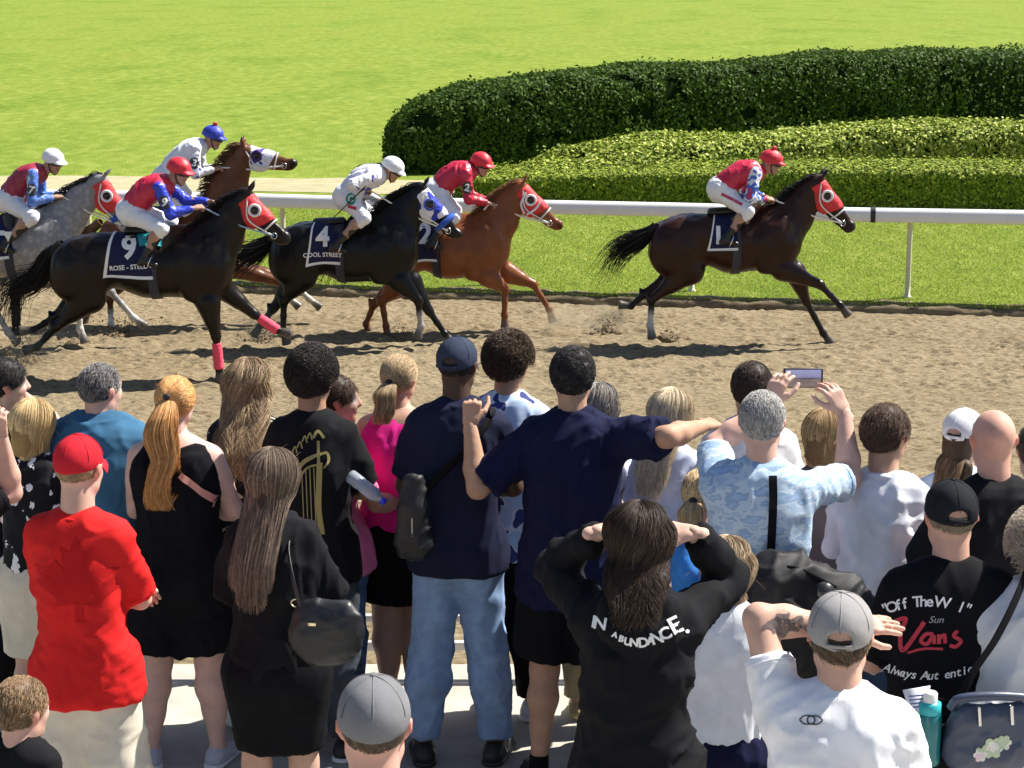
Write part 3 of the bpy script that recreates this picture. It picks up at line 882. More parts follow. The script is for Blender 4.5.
# ------------------------------------------------------------------ ground
def sheet(name, xs, ys, zf, mat, kind='structure'):
    X, Y = np.meshgrid(xs, ys, indexing='ij'); Z = zf(X, Y)
    V = np.stack([X, Y, Z], -1).reshape(-1, 3); i = np.arange(len(V)).reshape(X.shape)
    F = np.stack([i[:-1, :-1], i[1:, :-1], i[1:, 1:], i[:-1, 1:]], -1).reshape(-1, 4)
    o = part(name, V, F, mat); o['kind'] = kind; return o
def ground_mat(name, stops, scale, det=6, rough=.95, bump=.01, bscale=30, vec=None, spec=.15, second=None):
    m, nt, b = _new(name)
    n = _noise(nt, scale, det, vec=vec, rough=.62); r = _ramp(nt, n.outputs[0], stops)
    out = r.outputs[0]
    if second:
        n2 = _noise(nt, second[0], 4, vec=second[3] if len(second) > 3 else None); r2 = _ramp(nt, n2.outputs[0], second[1])
        mx = nt.nodes.new('ShaderNodeMix'); mx.data_type = 'RGBA'; mx.blend_type = 'MULTIPLY'; mx.inputs['Factor'].default_value = second[2]
        nt.links.new(out, mx.inputs['A']); nt.links.new(r2.outputs[0], mx.inputs['B']); out = mx.outputs['Result']
    nt.links.new(out, b.inputs['Base Color'])
    b.inputs['Roughness'].default_value = rough; b.inputs['Specular IOR Level'].default_value = spec
    if bump: _bump(nt, _noise(nt, bscale, 7, vec=vec, rough=.65).outputs[0], b, bump, .8)
    return m
DIRT = ground_mat('track dirt', [(.32, (.092, .068, .040)), (.46, (.232, .182, .110)), (.75, (.36, .30, .195))], 32, bump=.03, bscale=44, vec=(.5, 1, 1),
                  second=(1.1, [(.3, (.78, .76, .72)), (.7, (1, 1, 1))], .8, (.3, 1, 1)))
TURF = ground_mat('turf', [(.25, (.110, .172, .020)), (.5, (.175, .235, .030)), (.75, (.265, .308, .065))], 3.2, det=9, bump=.05, bscale=20, vec=(1, .45, 1), spec=.1,
                  second=(.30, [(.30, (.66, .78, .50)), (.50, (1, 1, 1)), (.70, (1.0, .94, .85))], .7, (.9, .35, 1)))
def turf_bands():
    nt = TURF.node_tree; b = nt.nodes['Principled BSDF']
    src = b.inputs['Base Color'].links[0].from_socket
    n = _noise(nt, 26, 3, vec=(1, .6, 1)); n2 = _noise(nt, .35, 2, vec=(.10, 1, 1))
    m1 = nt.nodes.new('ShaderNodeMath'); m1.operation = 'MULTIPLY'
    r1 = _ramp(nt, n.outputs[0], [(.66, (0, 0, 0)), (.70, (1, 1, 1))]); r2 = _ramp(nt, n2.outputs[0], [(.55, (0, 0, 0)), (.62, (1, 1, 1))])
    nt.links.new(r1.outputs[0], m1.inputs[0]); nt.links.new(r2.outputs[0], m1.inputs[1])
    mx = nt.nodes.new('ShaderNodeMix'); mx.data_type = 'RGBA'; mx.inputs['B'].default_value = (.42, .34, .01, 1)
    nt.links.new(m1.outputs[0], mx.inputs['Factor']); nt.links.new(src, mx.inputs['A']); nt.links.new(mx.outputs['Result'], b.inputs['Base Color'])
turf_bands()
PAVE = ground_mat('pavement', [(.3, (.34, .32, .28)), (.7, (.46, .43, .38))], 6, bump=.002, bscale=80, rough=.85)
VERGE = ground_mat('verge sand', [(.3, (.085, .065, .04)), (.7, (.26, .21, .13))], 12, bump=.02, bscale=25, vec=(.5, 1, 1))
def dirt_z(X, Y, fine=True):
    z = ground(Y)
    p = np.stack([X, Y, 0 * X], -1)
    w = vnoise(p * A(.6, .6, 1)) * .6
    z = z + (fbm(p * A(.5, 1.3, 1), 3) - .5) * .035
    if fine:
        q = p * A(3.4, 8.5, 1) + w[..., None]
        rc_ = np.random.RandomState(21)
        for cx, cy, r_, dp in zip(rc_.uniform(-6.5, 7, 520), 18.5 + rc_.rand(520) * 4.5, rc_.uniform(.04, .08, 520), rc_.uniform(.012, .03, 520)):
            if cy > edge_y(cx) - .4: continue
            i0, i1 = np.searchsorted(X[:, 0], [cx - .3, cx + .3])
            if i1 <= i0: continue
            d2 = ((X[i0:i1] - cx) ** 2 + ((Y[i0:i1] - cy) * .9) ** 2) / r_ ** 2
            z[i0:i1] += -dp * np.exp(-d2) + dp * .7 * np.exp(-((np.sqrt(d2) - 1.7) ** 2) * 4)
        z = z + (vnoise(q) - .5) * .008 + (np.clip(vnoise(p * A(11, 19, 1) + 4) - .55, 0, 1)) * .05 + (vnoise(p * A(9, 24, 1)) - .5) * .018 - np.clip(vnoise(p * A(6, 24, 1) + 11) - .72, 0, 1) * .09
    return z
def fade(X, Y, z):
    e = edge_y(X); t = np.clip((Y - e + .35) / .3, 0, 1)
    return z
xs = np.arange(-7.2, 7.3, .030); n_y = 520
ty = np.linspace(0, 1, n_y)
Xg, Tg = np.meshgrid(xs, ty, indexing='ij')
Yg = 9.30 + (edge_y(Xg) - 9.30) * Tg ** 1.0
Zg = dirt_z(Xg, Yg)
Zg = np.where(Tg < .002, -.01, Zg)
_V = np.stack([Xg, Yg, Zg], -1).reshape(-1, 3); _i = np.arange(len(_V)).reshape(Xg.shape)
o = part('track', _V, np.stack([_i[:-1, :-1], _i[1:, :-1], _i[1:, 1:], _i[:-1, 1:]], -1).reshape(-1, 4), DIRT); o['kind'] = 'structure'
for x0, x1 in ((-60, -7.2), (7.23, 60)):
    X, T = np.meshgrid(np.arange(x0, x1 + .01, (x1 - x0) / 160), np.linspace(0, 1, 80), indexing='ij')
    Y = 9.30 + (np.maximum(edge_y(X), 12) - 9.30) * T
    V = np.stack([X, Y, dirt_z(X, Y, False)], -1).reshape(-1, 3); i = np.arange(len(V)).reshape(X.shape)
    o = part('track', V, np.stack([i[:-1, :-1], i[1:, :-1], i[1:, 1:], i[:-1, 1:]], -1).reshape(-1, 4), DIRT); o['kind'] = 'structure'
# pavement the spectators stand on, with slab joints cut as shallow grooves
sheet('pavement', np.array([-60, -20, -8, -4, 0, 4, 8, 20, 60.]), np.array([-30, -8, 0, 4, 9.30]), lambda X, Y: 0 * X, PAVE)
# turf: a lip above the dirt, then one sheet out to the horizon
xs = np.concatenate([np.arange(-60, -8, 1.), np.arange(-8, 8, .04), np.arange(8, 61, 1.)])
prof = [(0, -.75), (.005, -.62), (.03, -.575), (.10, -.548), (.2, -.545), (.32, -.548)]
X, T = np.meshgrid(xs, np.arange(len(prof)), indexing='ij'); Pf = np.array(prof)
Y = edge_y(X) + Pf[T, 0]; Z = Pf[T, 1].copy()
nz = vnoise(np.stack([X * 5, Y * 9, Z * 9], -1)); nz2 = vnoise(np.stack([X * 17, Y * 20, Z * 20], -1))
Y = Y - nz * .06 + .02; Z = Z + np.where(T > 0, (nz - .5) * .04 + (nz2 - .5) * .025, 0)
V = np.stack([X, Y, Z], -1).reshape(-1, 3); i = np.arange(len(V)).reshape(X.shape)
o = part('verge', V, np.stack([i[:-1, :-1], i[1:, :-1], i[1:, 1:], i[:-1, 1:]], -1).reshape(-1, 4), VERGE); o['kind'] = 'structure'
Xl = np.array([-60, -30, -15, -8, -4, 0, 4, 8, 15, 30, 60.]); 
X, T = np.meshgrid(Xl, np.array([0, .05, .3, 1]), indexing='ij'); Yl = edge_y(X) + .26
Y = Yl + (62 - Yl) * T
V = np.stack([X, Y, np.full(X.shape, LAWN_Z)], -1).reshape(-1, 3); i = np.arange(len(V)).reshape(X.shape)
V2 = np.array([[-900, 62, LAWN_Z], [900, 62, LAWN_Z], [900, 1500, LAWN_Z], [-900, 1500, LAWN_Z], [-900, -60, -1.2], [900, -60, -1.2], [900, 62, LAWN_Z - .004], [-900, 62, LAWN_Z - .004]], float)
nV = len(V)
o = part('lawn', np.concatenate([V, V2]), [np.stack([i[:-1, :-1], i[1:, :-1], i[1:, 1:], i[:-1, 1:]], -1).reshape(-1, 4), np.array([[0, 1, 2, 3], [4, 5, 6, 7]]) + nV], TURF); o['kind'] = 'structure'
# sandy bed round the hedges and a pale worn line across the infield
SANDY = ground_mat('sandy path', [(.3, (.30, .27, .15)), (.7, (.42, .38, .24))], 5, bump=.02, bscale=20, vec=(.5, 1, 1))
def strip(name, pts, hw, mat, z, wob=.15):
    p = smooth_path(np.c_[np.array(pts, float), np.zeros(len(pts))], 60); n = np.arange(60)
    w = hw * (1 + wob * (vnoise(np.c_[n * .4, n * 0, n * 0]) - .5) * 2); w2 = hw * (1 + wob * (vnoise(np.c_[n * .5 + 9, n * 0, n * 0]) - .5) * 2)
    V = np.concatenate([np.c_[p[:, 0], p[:, 1] - w, np.full(60, z)], np.c_[p[:, 0], p[:, 1] + w2, np.full(60, z)]])
    i = np.arange(59); o = part(name, V, np.stack([i, i + 1, i + 61, i + 60], -1), mat); o['kind'] = 'structure'
strip('path', [(-30, 36.2), (-12, 35.6), (-4, 35.1), (-1, 34.6), (4, 34.0), (12, 33.4)], 1.1, SANDY, LAWN_Z + .006)
PALE = ground_mat('worn grass', [(.3, (.24, .30, .06)), (.7, (.31, .35, .10))], 9, bump=.02, bscale=20, vec=(.3, 1, 1))

# ------------------------------------------------------------------ hedges
def leafy(pos, nrm, size, seed, jitter=.8):
    r = np.random.RandomState(seed); n = len(pos)
    d = nrm + r.normal(size=(n, 3)) * jitter; d /= np.linalg.norm(d, axis=1)[:, None]
    u = np.cross(d, r.normal(size=(n, 3))); u /= np.linalg.norm(u, axis=1)[:, None]; v = np.cross(d, u)
    s = size * r.uniform(.55, 1.25, n)[:, None]
    V = np.stack([pos - u * s, pos - v * s * .55 + d * s * .12, pos + u * s, pos + v * s * .55 + d * s * .12], 1).reshape(-1, 3)
    return V, np.arange(4 * n).reshape(n, 4)
def leaf_mat(name, stops, trans=.25):
    m, nt, b = _new(name)
    g = nt.nodes.new('ShaderNodeNewGeometry')
    r = _ramp(nt, g.outputs['Random Per Island'], stops)
    nt.links.new(r.outputs[0], b.inputs['Base Color']); b.inputs['Roughness'].default_value = .65; b.inputs['Specular IOR Level'].default_value = .15
    tr = nt.nodes.new('ShaderNodeBsdfTranslucent'); nt.links.new(r.outputs[0], tr.inputs[0])
    mx = nt.nodes.new('ShaderNodeMixShader'); mx.inputs[0].default_value = trans
    nt.links.new(b.outputs[0], mx.inputs[1]); nt.links.new(tr.outputs[0], mx.inputs[2])
    nt.links.new(mx.outputs[0], nt.nodes['Material Output'].inputs[0]); return m
def hedge(label, path, height, width, dome, leaf, dens, mat, core, seed, lump=.12, group=None, jit=.8, gaps=True):
    """path [(x,y)], height(u), width(u); dome: 0 = clipped box, 1 = mound"""
    p = smooth_path(np.c_[np.array(path, float), np.zeros(len(path))], 140); n = 140; m = 30
    t = np.gradient(p, axis=0); t /= np.linalg.norm(t, axis=1)[:, None]; side = np.c_[t[:, 1], -t[:, 0], np.zeros(n)]
    u = np.linspace(0, 1, n); a = np.linspace(0, math.pi, m)
    ex = .22 + .5 * dome
    cx = np.sign(np.cos(a)) * np.abs(np.cos(a)) ** ex; cz = np.sin(a) ** ex
    H = np.array([height(q) for q in u]); Wd = np.array([width(q) for q in u])
    endf = np.sqrt(np.clip(1 - np.clip(1 - u / .03, 0, 1) ** 2, 0.0, 1)); 
    V = p[:, None] + side[:, None] * (cx[None, :, None] * (Wd * (.3 + .7 * endf))[:, None, None] / 2) + A(0, 0, 1) * (cz[None, :, None] * (H * (.55 + .45 * endf))[:, None, None])
    V = V + t[:, None] * 0
    V[..., 2] += LAWN_Z - .02
    c = np.concatenate([p[:1] + A(0, 0, LAWN_Z)])
    i = np.arange(n * m).reshape(n, m)
    F = np.stack([i[:-1, :-1], i[:-1, 1:], i[1:, 1:], i[1:, :-1]], -1).reshape(-1, 4)
    Vf = V.reshape(-1, 3)
    # end cap
    capv = np.array([[p[0, 0], p[0, 1], LAWN_Z + H[0] * .3]]); ce = np.stack([np.full(m - 1, n * m), i[0, 1:], i[0, :-1]], -1)
    Vf = np.concatenate([Vf, capv]); N = vnormals(Vf, F)
    if (N[len(N) // 2] @ A(0, 0, 1)) < 0 and N[i[n // 2, m // 2]][2] < 0: N = -N
    Vd = Vf + N * ((fbm(Vf * A(1.1, 1.1, 1.6) + seed, 3) - .5) * lump * 2)[:, None]
    r = root('hedge', label, 'hedge', (float(p[0, 0]), float(p[0, 1]), LAWN_Z), 0, group)
    off = A(*r.location)
    part('core', Vd - N * .05, [F, ce], core, r, off=off)
    # leaves on the faces, weighted by area
    q = Vd[F]; ar = np.linalg.norm(np.cross(q[:, 2] - q[:, 0], q[:, 3] - q[:, 1]), axis=1) / 2
    vis = np.where(q.mean(1)[:, 0] < 9.5, 1, .15) * np.where((N[F[:, 0]] @ A(0, -1, .6)) > -.5, 1, .35)
    pr = ar * vis; k = int(pr.sum() * dens); R = np.random.RandomState(seed)
    fi = R.choice(len(F), k, p=pr / pr.sum()); a1, a2 = R.rand(k, 1), R.rand(k, 1)
    qq = q[fi]; pos = (qq[:, 0] * (1 - a1) + qq[:, 1] * a1) * (1 - a2) + (qq[:, 3] * (1 - a1) + qq[:, 2] * a1) * a2
    nr = N[F[fi, 0]]
    pos = pos + nr * (R.rand(k, 1) ** 1.5 * lump * .9 - .02)
    stray = R.rand(k) < .035; pos[stray] += nr[stray] * R.uniform(.02, .10, (stray.sum(), 1)); gap = fbm(pos * 2.6 + seed * 3, 3) > (.30 + .06 * R.rand(k) if gaps else -1); pos, nr = pos[gap], nr[gap]
    V, FF = leafy(pos, nr, leaf, seed, jit)
    part('foliage', V, FF, mat, r, smooth=False, off=off)
    return r
# ------------------------------------------------------------------ grass blades near the rail
BLADE = leaf_mat('grass blades', [(0, (.17, .23, .03)), (.5, (.25, .32, .045)), (.85, (.34, .39, .07)), (1, (.50, .50, .22))], .45)
rs = np.random.RandomState(3)
def blades(n, xr, fy, h, mat):
    x = rs.uniform(*xr, n); y = fy(x, rs.rand(n)); a = rs.rand(n) * math.pi; hh = h * rs.uniform(.5, 1.3, n)
    w = .006 + .004 * rs.rand(n); dx, dy = np.cos(a) * w, np.sin(a) * w; lx, ly = rs.normal(size=n) * .02, rs.normal(size=n) * .02
    z = np.full(n, LAWN_Z)
    V = np.stack([np.stack([x - dx, y - dy, z - .005], -1), np.stack([x + dx, y + dy, z - .005], -1), np.stack([x + lx, y + ly, z + hh], -1)], 1).reshape(-1, 3)
    return V, np.arange(3 * n).reshape(n, 3)
V, F = blades(230000, (-7.5, 8), lambda x, u: edge_y(x) + .05 + u ** 1.25 * 9.2, .020, BLADE)
o = part('grass', V, F, BLADE, smooth=False); o['kind'] = 'stuff'; o['label'] = 'short bright turf grass growing under the white rail'; o['category'] = 'grass'

CORE = plain('hedge core', (.012, .022, .006), 1.0, spec=0)
LEAF_D = leaf_mat('dark leaves', [(0, (.030, .060, .008)), (.6, (.055, .105, .012)), (1, (.10, .17, .02))], .2)
LEAF_Y = leaf_mat('golden leaves', [(0, (.10, .15, .012)), (.5, (.24, .31, .03)), (.85, (.42, .47, .08)), (1, (.62, .62, .22))], .03)
LEAF_B = leaf_mat('box leaves', [(0, (.07, .11, .008)), (.6, (.18, .24, .018)), (1, (.42, .48, .06))], .03)
hedge('tall dark green clipped hedge with rounded left end at the back', [(-2.3, 37.9), (-1.2, 38.1), (0.6, 38.8), (3, 40.0), (6, 41.6), (9.5, 43.2), (14, 45)],
      lambda u: np.interp(u, [0, .03, .1, .22, .5, 1], [.72, .92, 1.22, 1.52, 1.80, 2.0]), lambda u: 2.2, .12, .045, 1500, LEAF_D, CORE, 11, .12, jit=.6)
hedge('middle mounded hedge of yellow green shrubs tapering to the left', [(-.3, 34.1), (1.2, 34.5), (4, 35.1), (8, 35.3), (14, 35.0)],
      lambda u: np.interp(u, [0, .05, .13, .25, .33, .38, .45, .55, .65, 1], [.14, .22, .38, .56, .76, .84, .80, .84, 1.0, 1.12]), lambda u: np.interp(u, [0, .2, .36, .5, 1], [1.6, 3.0, 2.6, 1.9, 1.8]), .30, .045, 1500, LEAF_Y, CORE, 12, .11, jit=.42)
hedge('low straight clipped hedge just behind the white rail', [(-.9, 33.3), (2, 33.0), (7, 32.5), (14, 31.8)],
      lambda u: np.interp(u, [0, .2, .6, 1], [.44, .50, .66, .70]), lambda u: 1.9, .02, .034, 2800, LEAF_B, CORE, 13, .03, jit=.28, gaps=False)

# ------------------------------------------------------------------ running rail
WHITE = plain('white rail', (.78, .78, .76), .35, bump=0, var=.04)
CREAM = plain('cream post', (.62, .58, .42), .45)
BLACKP = plain('black rubber', (.02, .02, .022), .5)
t_ = unit(A(1, -.184, 0)); ny_ = A(.184, 1, 0) / math.hypot(1, .184)
rl = root('running_rail', 'long white running rail on cream posts along the turf edge', 'rail', (4.66, rail_y(4.66), LAWN_Z))
off = A(*rl.location)
# beam profile (depth across, height) rounded
pa = np.array([(-.09, .90), (-.10, .93), (-.098, 1.0), (-.08, 1.045), (-.03, 1.06), (.04, 1.055), (.08, 1.03), (.085, .98), (.06, .955), (0, .95), (-.05, .90)])
xs = np.arange(-40, 40.1, 2.0); xs = np.unique(np.concatenate([xs, [7.15, 7.2]]))
def sag(x): return .012 * np.sin(x * 1.3) + .006 * np.sin(x * 3.1)
V = np.array([[x + ny_[0] * a, rail_y(x) + ny_[1] * a + sag(x) * .8, LAWN_Z + b + sag(x) * .5] for x in xs for a, b in pa])
m = len(pa); i = np.arange(len(V)).reshape(len(xs), m)
F = np.stack([i[:-1], i[1:], np.roll(i, -1, 1)[1:], np.roll(i, -1, 1)[:-1]], -1).reshape(-1, 4)
part('beam', V, F[:, ::-1], WHITE, rl, off=off)
for px in np.arange(-26, 27):
    x = 4.66 + px * 2.5
    if abs(x) > 36: continue
    b = A(x, rail_y(x), LAWN_Z - .02)
    V, F = tube([b, b + A(0, 0, .75), b + A(0, 0, .88) + ny_ * .0, b + A(0, 0, .955) - ny_ * .02], .032, 10, 14)
    pt = part('post', V, F, CREAM, rl, off=off)
    V, F = lathe([(.05, 0), (.05, .012), (.034, .03)], 12, c=b + A(0, 0, .02)); part('foot_plate', V, F, CREAM, pt, off=off)
xj = 4.235
cj = A(xj, rail_y(xj), LAWN_Z)
V = np.array([[xj + s * .028 + ny_[0] * a * 1.06, rail_y(xj + s * .028) + ny_[1] * a * 1.06 + sag(xj) * .8, LAWN_Z + .978 + (b - .978) * 1.08 + sag(xj) * .5] for s in (-1, 1) for a, b in pa])
i = np.arange(2 * m).reshape(2, m)
part('joint_sleeve', V, np.stack([i[:-1], i[1:], np.roll(i, -1, 1)[1:], np.roll(i, -1, 1)[:-1]], -1).reshape(-1, 4)[:, ::-1], BLACKP, rl, off=off)

# ------------------------------------------------------------------ low barrier between the apron and the track
GREYW = plain('grey white rail paint', (.62, .61, .58), .5, var=.1)
for k, (x0, x1, pick) in enumerate(((-6.6, -4.0, True), (-3.95, -1.35, True), (-1.3, 1.3, False), (1.35, 3.95, False), (4.0, 6.6, False))):
    y = 9.12
    lab = ('leftmost light grey barrier panel with upright bars, behind the blonde and the man in red', 'light grey barrier panel with upright bars, behind the red haired woman',
           'light grey barrier panel with plain rails, behind the man in pale jeans', 'light grey barrier panel with plain rails, behind the hooded woman',
           'light grey barrier panel with plain rails at the right edge of the crowd')[k]
    r = root('barrier', lab, 'barrier', (x0, y, 0), 0, 'barrier panels along the apron')
    off = A(x0, y, 0)
    top = 1.06 if pick else .34
    for z, hh in ((.16, .045), (.30, .035)) + (((1.04, .05),) if pick else ()):
        V, F = boxm(((x0 + x1) / 2, y, z), (x1 - x0 - .06, .035, hh), bev=.006); part('rail', V, F, GREYW, r, smooth=False, off=off)
    for x in (x0 + .02, x1 - .02):
        V, F = boxm((x, y, top / 2), (.045, .045, top), bev=.006); part('post', V, F, GREYW, r, smooth=False, off=off)
    if pick:
        for x in np.arange(x0 + .18, x1 - .1, .17):
            V, F = tube([A(x, y + .0, .17), A(x, y, 1.03)], .009, 6, 2); part('bar', V, F, GREYW, r, off=off)

# ------------------------------------------------------------------ loose dirt thrown up by the hooves
def clods(c, n, spread, label, h=.12, seed=0):
    R = np.random.RandomState(seed)
    base, _ = SDF(0).ell(A(0, 0, 0), A(1, .8, .7)).mesh(.55)[:2], 0
    bV, bF = base[0], base[1]
    Vs, Fs, k = [], [], 0
    for q in range(n):
        u = R.rand() ** 1.3
        p = c + A(R.normal() * spread[0] * (.35 + .8 * u), R.normal() * spread[1], u * h * R.uniform(.4, 1.4))
        s = R.uniform(.004, .016) * (1.25 - .7 * u)
        V = bV @ rotm(R.rand() * 6, R.rand() * 6, 0).T * s * R.uniform(.6, 1.5, 3) + p
        Vs.append(V); Fs.append(bF + k); k += len(V)
    V = np.concatenate(Vs)
    # a torn mound under the flying clods
    S = SDF(.03)
    for q in range(9): S.ell(c + A(R.normal() * spread[0] * .4, R.normal() * spread[1] * .5, -.01), A(.09, .07, .05) * R.uniform(.6, 1.3))
    Vm, Fm, _ = S.mesh(.016); Vm = Vm + vnormals(Vm, Fm) * ((fbm(Vm * 30, 3) - .5) * .05)[:, None]
    o = part('dirt_spray', np.concatenate([V, Vm]), [np.concatenate(Fs), Fm + len(V)], CLOD)
    tag(o, label, 'dirt spray', None, 'stuff')
def dust_mat(dens):
    m = bpy.data.materials.new('airborne dust'); m.use_nodes = True; nt = m.node_tree; nt.nodes.remove(nt.nodes['Principled BSDF'])
    v = nt.nodes.new('ShaderNodeVolumePrincipled'); v.inputs['Color'].default_value = (.90, .74, .50, 1); v.inputs['Anisotropy'].default_value = .3
    tc = nt.nodes.new('ShaderNodeTexCoord'); gr = nt.nodes.new('ShaderNodeTexGradient'); gr.gradient_type = 'SPHERICAL'
    mp = nt.nodes.new('ShaderNodeMapping'); mp.inputs['Location'].default_value = (-1, -1, -1); mp.inputs['Scale'].default_value = (2, 2, 2)
    nt.links.new(tc.outputs['Generated'], mp.inputs[0]); nt.links.new(mp.outputs[0], gr.inputs[0])
    n = _noise(nt, 7, 4); m1 = nt.nodes.new('ShaderNodeMapRange'); m1.inputs[1].default_value = .42; m1.inputs[2].default_value = .7
    nt.links.new(n.outputs[0], m1.inputs[0]); mu = nt.nodes.new('ShaderNodeMath'); mu.operation = 'MULTIPLY'
    nt.links.new(m1.outputs[0], mu.inputs[0]); nt.links.new(gr.outputs[1], mu.inputs[1])
    m2 = nt.nodes.new('ShaderNodeMath'); m2.operation = 'MULTIPLY'; m2.inputs[1].default_value = dens; nt.links.new(mu.outputs[0], m2.inputs[0])
    nt.links.new(m2.outputs[0], v.inputs['Density']); nt.links.new(v.outputs[0], nt.nodes['Material Output'].inputs['Volume']); return m
DUST = dust_mat(9)
SC.cycles.volume_step_rate = 2.0
for px, py, Y, r3, lb in ((600, 318, 20.8, (.42, .25, .20), 'thin dust cloud drifting behind the hind legs of the leading horse'), (560, 318, 21.4, (.3, .25, .2), 'thin dust cloud in front of the chestnut horse'),
                          (262, 326, 20.5, (.40, .25, .22), 'thin dust cloud behind the hind legs of the black horse'), (30, 350, 18.8, (.32, .25, .26), 'thin dust cloud under the hind legs of horse nine')):
    c = P(px, py, Y); V, F, _ = SDF(0).ell(A(0, 0, 0), A(*r3)).mesh(.06)
    o = part('dust', V, F, DUST); o.location = tuple(c); tag(o, lb, 'dust', None, 'stuff')
CLOD = ground_mat('damp clods', [(.3, (.10, .07, .04)), (.7, (.24, .18, .11))], 30, bump=.01, bscale=60)
def gpt(px, py, Y=None):
    p = PZ(px, py, -.62); return A(p[0], p[1], float(ground(p[1])))
for i_, (px, py, sx, n, h, lb) in enumerate((
    (604, 331, .13, 150, .26, 'dirt flying up behind the hind hooves of the leading horse'), (672, 337, .09, 90, .15, 'dirt kicked under the belly of the leading horse'),
    (262, 338, .17, 220, .26, 'dirt thrown up behind the black horse by the pink bandage'), (403, 336, .12, 90, .14, 'dirt kicked up at the chestnut horse hind hoof'),
    (22, 366, .15, 300, .42, 'big clump of dirt under the hind hooves of horse nine'), (122, 333, .20, 240, .26, 'dirt thrown up by the grey horse front hooves'),
    (78, 343, .10, 80, .1, 'small dirt mound at the grey horse planted hoof'))):
    clods(gpt(px, py), n, (sx, .09), lb, h, i_)
